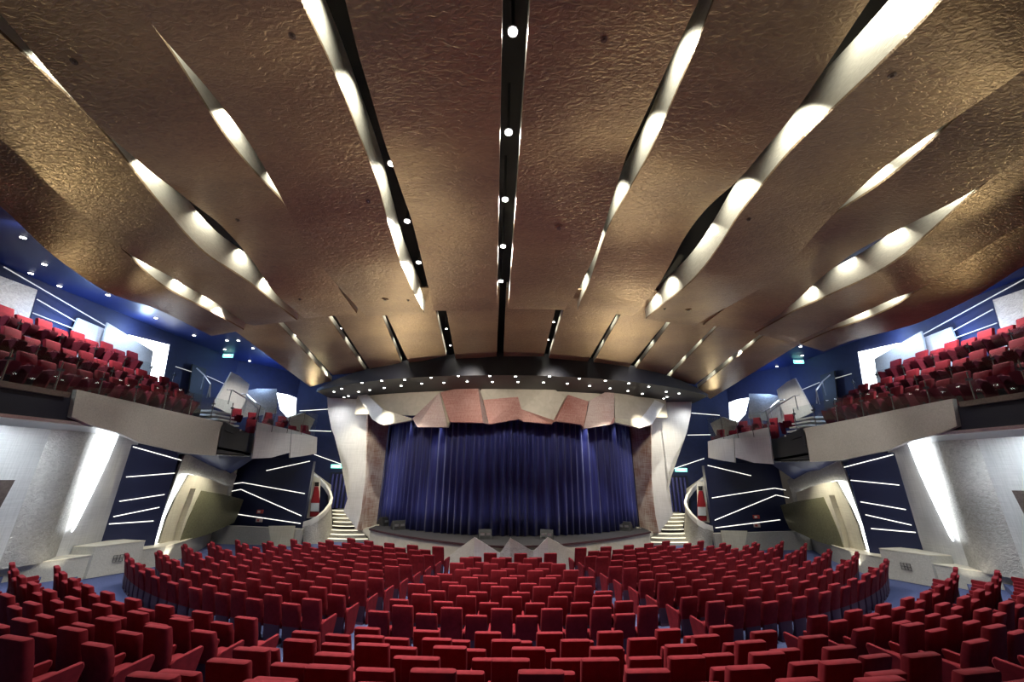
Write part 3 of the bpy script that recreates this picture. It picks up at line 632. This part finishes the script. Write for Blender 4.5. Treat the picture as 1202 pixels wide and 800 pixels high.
    for nm, pth, lab in (('handrail', [(231,432,-17.9),(240,440,-17.3),(247,450,-16.8),(246,466,-16.8)], 'steel handrail by the dark door of the'),
                         ('handrail', [(267,457,-15.6),(272,457,-15.6),(290,468,-15.2),(303,479,-14.9),(302,495,-14.9)], 'front steel handrail beside the steps of the'),
                         ('handrail', [(284,462,-16.2),(290,463,-16.2),(300,472,-15.6),(312,479,-15.2),(308,494,-15.2)], 'rear steel handrail beside the steps of the')):
        bm = B(); tube(bm, [f(atX(x, y, X)) for x, y, X in pth], .035, 8)
        hr = tag(link(nm, bm, steel), f'{lab} {sd} balcony', 'handrail', 'balcony handrails')
        bm = B()
        for x, y, X in pth[1:-1]:
            q = f(atX(x, y, X)); tube(bm, [q, q - V((0, 0, .8))], .022, 6)
        link('uprights', bm, steel, hr)
    sts = thing('balcony_steps', f((-15.2, 20.3, 5.9)), f'pale lit steps between the seat blocks of the {sd} balcony', 'stairs', 'balcony steps')
    for k in range(5):
        bm = B(); q0, q1 = f((-16.2 - .25 * k, 19.5 + .1 * k, 6.0 + .22 * k)), f((-14.35 - .25 * k, 20.9 + .1 * k, 6.08 + .22 * k))
        box(bm, (min(q0.x, q1.x), q0.y, q0.z), (max(q0.x, q1.x), q1.y, q1.z)); child_of(link('tread', bm, white_m), sts)
    # ---- blue ceiling over the balcony
    bm = B(); zb = EYE + 6.95
    prism(bm, [f((-10.5, 2, zb)), f((-19.2, 2, zb)), f((-19.2, 29.3, zb)), f((-10.0, 29.3, zb)), f((-10.0, 21.5, zb))], (0, 0, .15)); struct(f'ceiling_{sd}', bm, bluec)
    BL = [(27.5,278),(52.5,309.5),(36.5,320),(70,335),(127,345.5),(110.5,353),(136,364),(168,378),(183,372.5),(228,393),(212,397.5),(228,404.5),(266.5,399),(264,409.5),(248,413.5),(261,418.5),(277.5,426),(293,423),(289,431),(280,399),(297,408),(302.5,436.5),(311.5,440.5),(316.5,434.5),(323.5,446),(337,443)]
    for i, p in enumerate(sorted(BL)):
        q = f(atZ(p[0], p[1], zb))
        if abs(q.x) > 18.5 or q.y > 28.8: continue
        downlight(q, .07, f'small downlight in the {sd} blue ceiling, {ordw(i)} from the {sd} picture edge', f'{sd} balcony downlights')
    q = f(atZ(268.5, 414, zb)); ex = thing('exit_sign', q, f'green exit sign hanging from the blue ceiling over the {sd} balcony', 'exit sign', 'balcony exit signs')
    bm = B(); box(bm, (-.3, -.05, -.3), (.3, .05, -.08)); link('sign_box', bm, exit_m, ex)
    bm = B(); box(bm, (-.18, -.07, -.21), (.08, -.05, -.17)); prism(bm, [(.06, -.07, -.26), (.2, -.07, -.19), (.06, -.07, -.12)], (0, .02, 0)); link('arrow', bm, exit_w, ex)
    bm = B(); tube(bm, [(-.3, 0, -.08), (-.3, 0, 0)], .012, 6); tube(bm, [(.3, 0, -.08), (.3, 0, 0)], .012, 6); link('hanger', bm, steel, ex)
    # ---- lights of this half
    cool = (.80, .90, 1.)
    a_ = lamp('AREA', f((-16.35, 13.6, 5.40)), 330, cool, (.12, 9.5), f((-17.1, 13.6, 2.5)), name='under_balcony_strip')
    lamp('AREA', f((-15.3, 19.6, 5.3)), 70, cool, (.1, 1.6), f((-16.4, 19.6, 2)), name='under_balcony_strip')
    for y, e in ((12.5, 420), (17, 420)): lamp('SPOT', f((-10.15, y, 9.6)), e, (1, .96, .88), .06, f((-15.2, y + 1.6, 3.0)), 80, .8, 'wall_spot')  # added lamps without fixtures, brightening the plinth and side wall
    for y in (12.5, 16.5, 21.5): lamp('SPOT', f((-9.9, y - 1, 9.3)), 420, (1, .97, .9), .06, f((-14, y, 5.5)), 62, .9, 'fascia_wash_spot')  # more added lamps, aimed to lift the grey balcony fascia
    for y, e, x in ((16.0, 12, -16.9), (19.5, 14, -15.9), (13.5, 10, -17.0)):
        lamp('SPOT', f((x + .7, y, .15)), e * 5, (1, .93, .75), .05, f((x - .4, y, 2.5)), 80, .8, 'floor_uplight')
    lamp('SPOT', f((-14.9, 21.2, 4.6)), 350, (1, .95, .8), .1, f((-16.6, 21.2, 1.5)), 90, .8, 'panel_spot')
    lamp('SPOT', f((-17.2, 17, zb - .1)), 800, (.45, .62, 1.), .1, f((-17.6, 17, 6)), 120, .8, 'balcony_blue_spot')
    lamp('SPOT', f((-17.0, 10, zb - .1)), 1000, (.8, .88, 1.), .1, f((-16.6, 10, 6)), 120, .8, 'balcony_spot')
    lamp('SPOT', f((-16.2, 13.5, zb - .1)), 2600, (1., .95, .9), .1, f((-15.8, 13.5, 6)), 120, .8, 'balcony_spot')
    lamp('SPOT', f((-15.4, 22.5, zb - .1)), 1500, (1., .96, .9), .1, f((-14.8, 22.5, 6)), 110, .8, 'balcony_spot')
    lamp('POINT', f((-17.9, 15.0, 9.6)), 200, (.35, .55, 1.), .25, None, name='cove_light')  # blue point fills added in mid-air over the balcony
    lamp('POINT', f((-16.5, 25.2, 9.6)), 260, (.35, .55, 1.), .25, None, name='cove_light')
    lamp('POINT', f((-18.0, 9, 10.6)), 50, (.2, .4, 1.), .2, None, name='cove_light')
    lamp('SPOT', f((-11.0, 21.9, zs - .08)), 420, (.95, .97, 1.), .08, f((-10.3, 24.6, 3.6)), 110, .9, 'column_spot')
    lamp('SPOT', f((-9.4, 22.2, zs - .08)), 900, (1, .93, .75), .08, f((-8.8, 25.4, 2.4)), 80, .9, 'column_spot')
    lamp('SPOT', f((-6.6, 20.3, zs - .06)), 1300, (1, .94, .82), .06, f((-8.6, 25.4, 3.0)), 36, .8, 'column_spot')
    lamp('POINT', f((-10.6, 26.4, 3.6)), 160, (1, .9, .65), .15, None, name='stair_light')
    lamp('SPOT', f((-12.6, 23.6, 7.9)), 70, (1, .84, .5), .1, f((-6.5, 17, 9.4)), 60, .9, 'ceiling_uplight')  # added warm fill for the short ceiling panels
    lamp('SPOT', f((-14.6, 15, zb - .1)), 500, (1, .97, .95), .1, f((-18.4, 15, 8.6)), 100, .9, 'balcony_screen_spot')
    lamp('SPOT', f((-14.6, 10, zb - .1)), 500, (1, .97, .95), .1, f((-18.4, 10, 9.0)), 100, .9, 'balcony_screen_spot')
    lamp('POINT', f((-18.1, 17.6, 10.5)), 130, (.5, .7, 1.), .2, None, name='cove_light')  # added fill for the blue-white glow on the ceiling by the light panel
SIDE_E = 1.0
mirrored(side)

# ------------------------------------------------------------------ floor
RC = (-.15, 30.85)
def annulus(bm, r0, r1, z, a0=-62, a1=62, n=62, zb=None):
    pts = [V((RC[0] + r * math.sin(math.radians(a)), RC[1] - r * math.cos(math.radians(a)), z)) for r, rng_ in ((r1, np.linspace(a0, a1, n)), (r0, np.linspace(a1, a0, n))) for a in rng_]
    prism(bm, pts, (0, 0, (zb if zb is not None else z - .25) - z))
bm = B(); prism(bm, [(-19, 2, 0), (19.5, 2, 0), (19.5, 29.3, 0), (-19, 29.3, 0)], (0, 0, -.3))
RR = dict(Z=13.69, A=14.58, B=15.47, C=16.36, D=17.25, E=18.14, F=19.03, G=19.92, H=20.82, I=22.61, J=23.52, K=24.39, L=25.22, M=26.17, N=26.95, O=27.85, Q=28.75)
RR = {k: v - .55 for k, v in RR.items()}
RZ = {k: 0. for k in 'ZABCDEFGH'}
RZ.update(I=.14, J=.34, K=.55, L=.73, M=.99, N=1.17, O=1.38, Q=1.58)
ks = 'IJKLMNOQ'
for i, k in enumerate(ks):
    r0 = RR[k] - .50; annulus(bm, r0, r0 + (.95 if i < len(ks) - 1 else 1.6), RZ[k], -62, 62, 62, 0.)
struct('floor', bm, carpet)

# ------------------------------------------------------------------ stalls seats
def rrect(w, d, r=.03):
    out = []
    for sx, sy in ((1, 1), (-1, 1), (-1, -1), (1, -1)):
        c = (sx * (w - r), sy * (d - r))
        a0 = {(1, 1): 0, (-1, 1): 90, (-1, -1): 180, (1, -1): 270}[(sx, sy)]
        for a in (0, 45, 90): out.append((c[0] + r * math.cos(math.radians(a0 + a)), c[1] + r * math.sin(math.radians(a0 + a))))
    return out
def loft(bm, secs, curve=0.):                 # secs: z, y, half width, half depth, corner radius
    rings = [[bm.verts.new((x, y0 + y - curve * (1 - (x / .26) ** 2), z)) for x, y in rrect(w, d, r)] for z, y0, w, d, r in secs]
    for a, b in zip(rings, rings[1:]):
        for k in range(len(a)): bm.faces.new([a[k], a[(k + 1) % len(a)], b[(k + 1) % len(a)], b[k]])
    bm.faces.new(rings[0][::-1]); bm.faces.new(rings[-1])
def bm_back(top):
    bm = B(); h = top - .40
    loft(bm, [(.40, .0, .235, .05, .03), (.40 + .3 * h, -.035, .25, .06, .03), (.40 + .65 * h, -.09, .252, .062, .03), (top - .03, -.155, .252, .06, .03), (top - .008, -.159, .246, .054, .03), (top, -.16, .232, .042, .03)], .02)
    return bm
def bm_shell():
    bm = B(); loft(bm, [(.06, .05, .20, .06, .03), (.2, .0, .225, .045, .03), (.46, -.035, .238, .035, .02)], .01)
    box(bm, (-.2, -.02, 0), (.2, .16, .06)); return bm
def bm_cush():
    bm = B(); loft(bm, [(.36, .27, .22, .2, .05), (.40, .27, .235, .225, .06), (.47, .28, .235, .225, .06), (.50, .28, .22, .205, .06)], 0); return bm
def bm_arm(full):
    bm = B(); prof = [(.02, 0), (.36, 0), (.50, .60), (.47, .665), (.02, .63), (-.05, .58)] if full else [(.05, .40), (.42, .40), (.48, .58), (.46, .635), (.0, .61), (-.03, .56)]
    w = .032
    prism(bm, [(-w, a, b) for a, b in prof], (2 * w, 0, 0)); bmesh.ops.bevel(bm, geom=bm.edges[:], offset=.012, segments=1, affect='EDGES'); return bm
TALL, SHORT, PITCH = 1.125, .985, .58
ME = {}
def mesh_of(name, bm, m):
    me = bpy.data.meshes.new(name); bmesh.ops.recalc_face_normals(bm, faces=bm.faces[:]); bm.to_mesh(me); bm.free(); me.materials.append(m)
    for p in me.polygons: p.use_smooth = len(p.vertices) == 4
    try: me.set_sharp_from_angle(angle=math.radians(40))
    except Exception: pass
    return me
ME['tall'] = mesh_of('backrest', bm_back(TALL), velvet); ME['short'] = mesh_of('backrest', bm_back(SHORT), velvet)
ME['shell'] = mesh_of('back_shell', bm_shell(), purple); ME['cush'] = mesh_of('seat_cushion', bm_cush(), velvet)
ME['arm'] = mesh_of('armrest', bm_arm(False), velvet); ME['endarm'] = mesh_of('armrest', bm_arm(True), velvet)
# one seat of each kind with its parts, copied for every place
def proto(tall):
    t = bpy.data.objects.new('theatre_seat', None); t.empty_display_size = .2
    ch = [bpy.data.objects.new(n, ME[k]) for n, k in (('backrest', 'tall' if tall else 'short'), ('back_shell', 'shell'), ('seat_cushion', 'cush'))]
    ch[1]['label'] = 'dark purple lower shell'
    return t, ch
PROTO = {True: proto(True), False: proto(False)}
ARM = {'arm': bpy.data.objects.new('armrest', ME['arm']), 'endarm': bpy.data.objects.new('armrest', ME['endarm'])}

CT = dict(A=.71, B=-.71, C=-1.11, D=-.59, E=-.04, F=-.46, G=.12, H=-.30, I=-.68, J=-.08, K=.50, L=.04, M=.60, N=.19, O=.4, Q=-.3)
CT = {k: v + .26 for k, v in CT.items()}
SEATS = []                                     # row, block, angle, tall, ends
def add_row(k, block, a0, a1, anchor=None, tall0=True):
    st_ = math.degrees(PITCH / RR[k])
    if anchor is not None:
        n0 = math.ceil((a0 - anchor) / st_); n1 = math.floor((a1 - anchor) / st_); ids = list(range(n0, n1 + 1)); ang_ = [anchor + i * st_ for i in ids]; tl = [i % 2 == 0 for i in ids]
    else:                                      # start at a0 and run towards a1
        n = int(abs(a1 - a0) / st_) + 1; sg_ = 1 if a1 > a0 else -1
        ang_ = [a0 + sg_ * i * st_ for i in range(n)]; tl = [(i % 2 == 0) == tall0 for i in range(n)]
        if sg_ < 0: ang_.reverse(); tl.reverse()
    for j, (a, t) in enumerate(zip(ang_, tl)):
        SEATS.append(dict(row=k, block=block, a=a, tall=t, first=j == 0, last=j == len(ang_) - 1))
for k in 'ABCDEFGH':
    st_ = math.degrees(PITCH / RR[k]); lim = (-5.6, 7.2) if k == 'A' else (-8.9, 10.4)
    f_ = ' ABCDEFGH'.index(k)
    lo, hi = -5.9 - .42 * (f_ - 1), 7.3 + .42 * (f_ - 1)
    add_row(k, 'front centre', lo, hi, CT[k] * st_)
LEFT_END = dict(H=-43.6, G=-45.4, F=-48.2, E=-48.0, D=-46.0, C=-43.2, B=-40.0, A=-36.5, Z=-33)
RIGHT_END = dict(H=46.5, G=49.2, F=49, E=51, D=50.5, C=49, B=45, A=40, Z=36)
for i, k in enumerate('HGFEDCBAZ'):
    add_row(k, 'front left', -13.3 + .12 * i, LEFT_END[k], None, i % 2 == 0)
    add_row(k, 'front right', 15.0 - .18 * i, RIGHT_END[k], None, i % 2 == 0)
for i, k in enumerate('IJKLMNOQ'):
    st_ = math.degrees(PITCH / RR[k])
    add_row(k, 'rear centre', -9.0, 12.9 - .1 * i, CT[k] * st_)
    add_row(k, 'rear left', -13.6, -38.5 + .3 * i, None, i % 2 == 0)
    add_row(k, 'rear right', 17.8 - .1 * i, 42.5 - .3 * i, None, i % 2 == 0)
for s in SEATS:
    r, a = RR[s['row']], math.radians(s['a'])
    s['p'] = V((RC[0] + r * math.sin(a), RC[1] - r * math.cos(a), RZ[s['row']])); s['rz'] = a
    tp = s['p'] + V((0, 0, 1.0)); px = project(tp); s['px'] = px
    s['d'] = (tp - V((0, 0, EYE))).length
    s['vis'] = -30 < px[0] < 1232 and 560 < px[1] < 815
vis = [s for s in SEATS if s['vis']]
vis.sort(key=lambda s: s['d'])
near, far = vis[:300], vis[300:]
rowname = {}
near_rows = sorted({(s['row'], s['block']) for s in near}, key=lambda q: -RR[q[0]])
for blk in {s['block'] for s in near}:
    rws = sorted({s['row'] for s in near if s['block'] == blk}, key=lambda k: -RR[k])
    for i, k in enumerate(rws):
        ss = sorted([s for s in near if s['block'] == blk and s['row'] == k], key=lambda s: s['a'])
        if blk.endswith('left'): ss = ss[::-1]
        frm = {'left': 'aisle', 'right': 'aisle', 'centre': 'left'}[blk.split()[1]]
        for j, s in enumerate(ss):
            s['label'] = f"{'tall' if s['tall'] else 'low'}-backed red seat, {ordw(j)} from {frm}, {ordw(i)} row from bottom, {blk} block"
C_ = Matrix.Translation
for s in near:
    t0, ch0 = PROTO[s['tall']]
    t = t0.copy(); t.location = s['p']; t.rotation_euler = (0, 0, s['rz']); COL.objects.link(t)
    tag(t, s['label'], 'seat', 'red theatre seats in the stalls')
    parts = [c.copy() for c in ch0]
    ar = ARM['endarm' if s['last'] else 'arm'].copy(); ar.location = (.29, 0, 0); parts.append(ar)
    if s['first']:
        al = ARM['endarm'].copy(); al.location = (-.29, 0, 0); parts.append(al)
    for c in parts: c.parent = t; COL.objects.link(c)
# the remaining, most distant seats
vs, fs_, mi = [], [], []
def app(me, M, mat_i):
    b = len(vs)
    for v in me.vertices: vs.append(tuple(M @ v.co))
    for p in me.polygons: fs_.append([b + i for i in p.vertices]); mi.append(mat_i)
for s in far:
    M = C_(s['p']) @ Matrix.Rotation(s['rz'], 4, 'Z')
    app(ME['tall' if s['tall'] else 'short'], M, 0); app(ME['shell'], M, 1); app(ME['cush'], M, 0)
    app(ME['endarm' if s['last'] else 'arm'], M @ C_((.29, 0, 0)), 0)
    if s['first']: app(ME['endarm'], M @ C_((-.29, 0, 0)), 0)
me = bpy.data.meshes.new('distant_theatre_seats'); me.from_pydata(vs, [], fs_); me.materials.append(velvet); me.materials.append(purple)
for p, i in zip(me.polygons, mi): p.material_index = i; p.use_smooth = False
o = bpy.data.objects.new('distant_theatre_seats', me); COL.objects.link(o)
tag(o, 'distant rows of red seats fanning out before the stage', 'seats', None, 'stuff')
print('seats in view', len(vis), 'individual', len(near))

# ------------------------------------------------------------------ balcony seats
def bm_bcush():
    bm = B(); loft(bm, [(.34, .10, .2, .05, .03), (.40, .12, .225, .07, .04), (.68, .20, .225, .07, .04), (.73, .215, .20, .05, .03)], 0); return bm
ME['bcush'] = mesh_of('folded_seat', bm_bcush(), maroonv); ME['bback'] = mesh_of('backrest', bm_back(1.0), velvet); ME['bbackt'] = mesh_of('backrest', bm_back(1.12), velvet)
ME['barm'] = mesh_of('armrest', bm_arm(True), maroonv)
BP = {}
for tl in (True, False):
    BP[tl] = (bpy.data.objects.new('balcony_chair', None), [bpy.data.objects.new('backrest', ME['bbackt' if tl else 'bback']), bpy.data.objects.new('folded_seat', ME['bcush']), bpy.data.objects.new('armrest', ME['barm'])])
for sgn, sd in ((1, 'left'), (-1, 'right')):
    f = mk(sgn, .1)
    for r, (X, z, y0, y1, rn) in enumerate([(-14.95, 6.36, 9.2, 19.0, 'front'), (-15.9, 7.19, 8.7, 18.7, 'middle'), (-16.85, 8.08, 8.4, 17.2, 'back')]):
        n = int((y1 - y0) / .58)
        for j in range(n):
            p = f((X, y0 + j * .58, z - (.04 if r else .005) * (y0 + j * .58 - 12))); tl = (j + r) % 2 == 0
            t0, ch0 = BP[tl]; t = t0.copy(); t.location = p; t.rotation_euler = (0, 0, -math.pi / 2 * sgn * .94); COL.objects.link(t)
            tag(t, f"{'tall' if tl else 'low'} red chair, {ordw(n - 1 - j)} from steps, {rn} row, long part of {sd} balcony", 'seat', f'{sd} balcony seats')
            for c0 in ch0:
                c = c0.copy(); c.parent = t; COL.objects.link(c)
                if c0.name.startswith('armrest'): c.location = (.29, 0, 0)
    for r, (rn, A, Bq, z, n) in enumerate([('front', (-14.75, 22.3), (-13.15, 25.1), 5.66, 5), ('back', (-15.9, 22.5), (-14.6, 24.9), 6.3, 4)]):
        for j in range(n):
            q = V((A[0] + (Bq[0] - A[0]) * j / (n - 1), A[1] + (Bq[1] - A[1]) * j / (n - 1), z)); p = f(q)
            tl = j % 2 == 0; t0, ch0 = BP[tl]; t = t0.copy(); t.location = p; t.rotation_euler = (0, 0, -math.radians(118) * sgn); COL.objects.link(t)
            tag(t, f"{'tall' if tl else 'low'} red chair, {ordw(j)} from steps, {rn} row, stage end of {sd} balcony", 'seat', f'{sd} balcony seats')
            for c0 in ch0:
                c = c0.copy(); c.parent = t; COL.objects.link(c)
                if c0.name.startswith('armrest'): c.location = (.29, 0, 0)

# ------------------------------------------------------------------ lamps
warm = (1., .93, .80)
# visible downlights in the slots
def slotlight(px, py, lab, r=.07, base=HB, e=None, up=.55):
    d = ray(px, py); h = base + up; t = h / (d.z + SL * d.y); q = P(d, t)
    downlight(q, r, lab, 'ceiling slot downlights')
    bm = B(); tube(bm, [q, V((q.x, q.y, 12.42 - .1 * q.y))], .03, 6); tag(link('lamp_rod', bm, black), 'black rod of the ' + lab.replace('tiny ', '').replace('bright ', '').replace(' from the top', '').replace('bright downlight', 'black rod of the downlight'), 'lamp rod')
    if e: lamp('SPOT', q - V((0, 0, .08)), e, warm, .06, q - V((0, .7, 4)), 110, .7, 'slot_spot')
for i, p in enumerate([(602,36),(597,154),(593,233),(590.5,288),(588,329)]):
    slotlight(*p, 'bright downlight in the central ceiling slot, ' + ordw(i) + ' from the top', e=(60, 150, 1200, 2000, 2000)[i])
for i, p in enumerate([(459.5,191),(478,258.5),(491.5,307),(502,343)]):
    slotlight(*p, 'bright downlight in the slot left of the central panel, ' + ordw(i) + ' from the top', e=(150, 1300, 1500, 1500)[i])
for i, p in enumerate([(650,377),(643.5,398),(638.5,414.5)]): slotlight(*p, 'tiny bright downlight in the short slot right of centre, ' + ordw(i) + ' from the top', .045, 6.9, 40)
for i, p in enumerate([(524,385),(528.5,404.5)]): slotlight(*p, 'tiny bright downlight in the short slot left of centre, ' + ordw(i) + ' from the top', .045, 6.9, 40)
for p, w_ in (((400,384.5), 'third'), ((346,392.5), 'fourth'), ((716,372.5), 'second')): slotlight(*p, f'tiny bright downlight in the {w_} short slot {"left" if p[0] < 590 else "right"} of centre', .045, 6.9, 40)
# concealed spots washing the side fascias
def wash(key, ys, e, dx=.42, cone=120):
    inner = {'L1o': 'L1i', 'L2o': 'L2i', 'L3o': 'L3i', 'L4o': 'L4i', 'r1o': 'r1i', 'r2o': 'r2i', 'r3o': 'r3i', 'r4o': 'r4i', 'r5o': 'r5i'}.get(key)
    cv = edge_curve(key, .3, 120); ci = edge_curve(inner, .3, 120) if inner else cv
    Y, Yi = [p.y for p in cv], [p.y for p in ci]
    sx = 1 if cv[0].x < 0 else -1
    for y in ys:
        p = cv[int(np.argmin([abs(q - y) for q in Y]))]; q = ci[int(np.argmin([abs(v - y) for v in Yi]))]
        zl = max(q.z + .34, p.z + .55); dx_ = dx if key in ('L1o', 'r1o', 'r2o') or key[0] in 'sq' else .2
        lamp('SPOT', V((p.x + sx * dx_, y, zl)), e, (1., .96, .80), .03, V((p.x, y + .2, (p.z + max(q.z, p.z + .2)) / 2)), cone, .9, 'fascia_spot')
WE = 115.
wash('L1o', [3.6, 5.0, 6.9, 8.6, 10.2, 11.6], WE); wash('L2o', [4.0, 5.6, 7.2, 11.9], WE); wash('L3o', [4.7, 6.6, 8.3, 9.8, 11.1, 12.5], WE)
wash('L4o', [9.5, 10.7, 11.9, 13.1], WE); wash('r1o', [4.2, 5.6, 7.4, 9.2, 11.], WE); wash('r2o', [3.6, 5.2, 7.0, 8.6, 10.6, 11.8], WE * 1.2)
wash('r3o', [5.8, 6.6, 12.], WE); wash('r4o', [7.0, 8.4, 9.8, 11.2, 12.6], WE); wash('r5o', [11., 12.2, 13.4], WE)
for k, n in (('s1o', 3), ('s2o', 3), ('s3o', 3), ('s4o', 4), ('q1o', 3), ('q2o', 3), ('q3o', 3), ('q4o', 4), ('q5o', 4)):
    wash(k, list(np.linspace(14., 18.5 if n == 3 else 20, n)), WE * .5, .22)
for sx in (-1, 1): lamp('SPOT', (sx * 7.5, 22.9, 1.35), 1700, (1, .86, .58), .12, (sx * 1.6, 9.5, 10.6), 62, .9, 'stage_uplight')  # added unseen fill from the stage corners, lifting the ceiling centre
# curtain spots above the header
for x, e in ((-4.2, 420), (1.55, 950), (4.4, 900), (-1.2, 220), (-6.3, 240), (6.5, 300)):
    p = arcpt(*CA[:2], CA[2], x); lamp('SPOT', (x, p.y - .55, 7.75), e, (.78, .82, 1.), .05, (x, p.y + .1, 1.5), 34, .9, 'curtain_spot')
# added unseen lamps behind the lens that brighten the bronze ceiling
for x, y in ((-5.5, -1.5), (5.5, -1.5)):
    lamp('SPOT', (x, y, 4.6), 380, (1, .84, .6), .15, (x * .9, y + 4.5, 10.2), 62, .9, 'rear_ceiling_uplight')
for sx in (-1, 1):
    for y, tx, ty, e, cn in ((8., 4.2, 5.0, 340, 38), (12, 4., 9.2, 300, 40), (14.5, 6.5, 16.5, 380, 50), (10, 9, 9, 60, 100)):
        lamp('SPOT', (sx * 14.3, y, 7.5), e, (1, .82, .48), .12, (sx * tx, ty, 10.3), cn, .9, 'ceiling_uplight')  # added warm fill with no fixture, gilding the ceiling panels from below
for x in (-7.7, 7.6):
    for y in (10.2, 13.2, 16.2): lamp('SPOT', (x, y, EYE + HB - SL * y - .45), 1500, warm, .06, (x, y - .8, 0), 120, .6, 'house_spot')  # hidden lamps added over the stalls to light the seat tops
for x, y in ((-6, 20.2), (0, 18.6), (6, 20.2)):
    lamp('SPOT', (x, y, zs - .06), 1500, (1, .95, .86), .08, (x, y - 3, 0), 110, .6, 'soffit_spot')
for x in (-4.5, 0, 4.5): lamp('SPOT', (x, 17.75 + x * x * .04, zs - .06), 420, (1, .95, .85), .06, (x, 19.4 + x * x * .06, .3), 60, .8, 'apron_spot')
for x in (-6, -2, 2, 6): lamp('SPOT', (x, 16.3, zs - 0.1), 620, (1, .93, .82), .06, (x, 21.5, 7.4), 70, 1., 'header_spot')

bpy.context.view_layer.update()
dg_ = bpy.context.evaluated_depsgraph_get()
for i, (x, y, big) in enumerate([(343,42,0),(709,46,0),(87,72,0),(1047,88,0),(656,267,1),(432,236,0),(279,258,0),(879,257,0),(452,351,1),(479,352,0),(352,351,0),(808,363,1),(780,362,0)]):
    ok, loc, nor, _i, ob, _m = scene.ray_cast(dg_, V((0, 0, EYE)), ray(x, y).normalized())
    if not ok or 'soffit_sheet' not in ob.name: continue
    n_ = -nor if nor.z > 0 else nor
    t = thing('smoke_detector' if big else 'sprinkler', loc, ('round disc detector' if big else 'tiny dark sprinkler') + ' on the bronze ceiling, ' + ordw(i) + ' of those scattered there', 'ceiling fitting', 'ceiling fittings')
    bm = B(); disc(bm, (0, 0, 0), .10 if big else .05, n_, .025 if big else .012); pl_ = link('base_plate', bm, bronze if big else brown_m, t)
    bm = B(); disc(bm, n_ * .012, .05 if big else .022, n_, .03); link('head', bm, brown_m, t)
w = bpy.data.worlds.new('hall_air'); scene.world = w; w.use_nodes = True  # added even ambient fill coming in through the open rear
w.node_tree.nodes['Background'].inputs['Color'].default_value = (1., .86, .74, 1); w.node_tree.nodes['Background'].inputs['Strength'].default_value = .035

# ------------------------------------------------------------------ camera and view
cam = bpy.data.cameras.new('camera'); co = bpy.data.objects.new('camera', cam); COL.objects.link(co)
cam.sensor_width = 36; cam.lens = FPX / 1202 * 36; cam.clip_start = .05; cam.clip_end = 200
co.matrix_world = Matrix.Translation((0, 0, EYE)) @ Matrix.Rotation(math.pi / 2 + TILT, 4, 'X') @ Matrix.Rotation(ROLL, 4, 'Z')
scene.camera = co
vsn = scene.view_settings; vsn.view_transform = 'Standard'; vsn.look = 'None'; vsn.gamma = 1; vsn.use_curve_mapping = False; vsn.exposure = 0
scene.cycles.use_denoising = True; scene.cycles.max_bounces = 8; scene.cycles.sample_clamp_indirect = 4; scene.cycles.transparent_max_bounces = 16
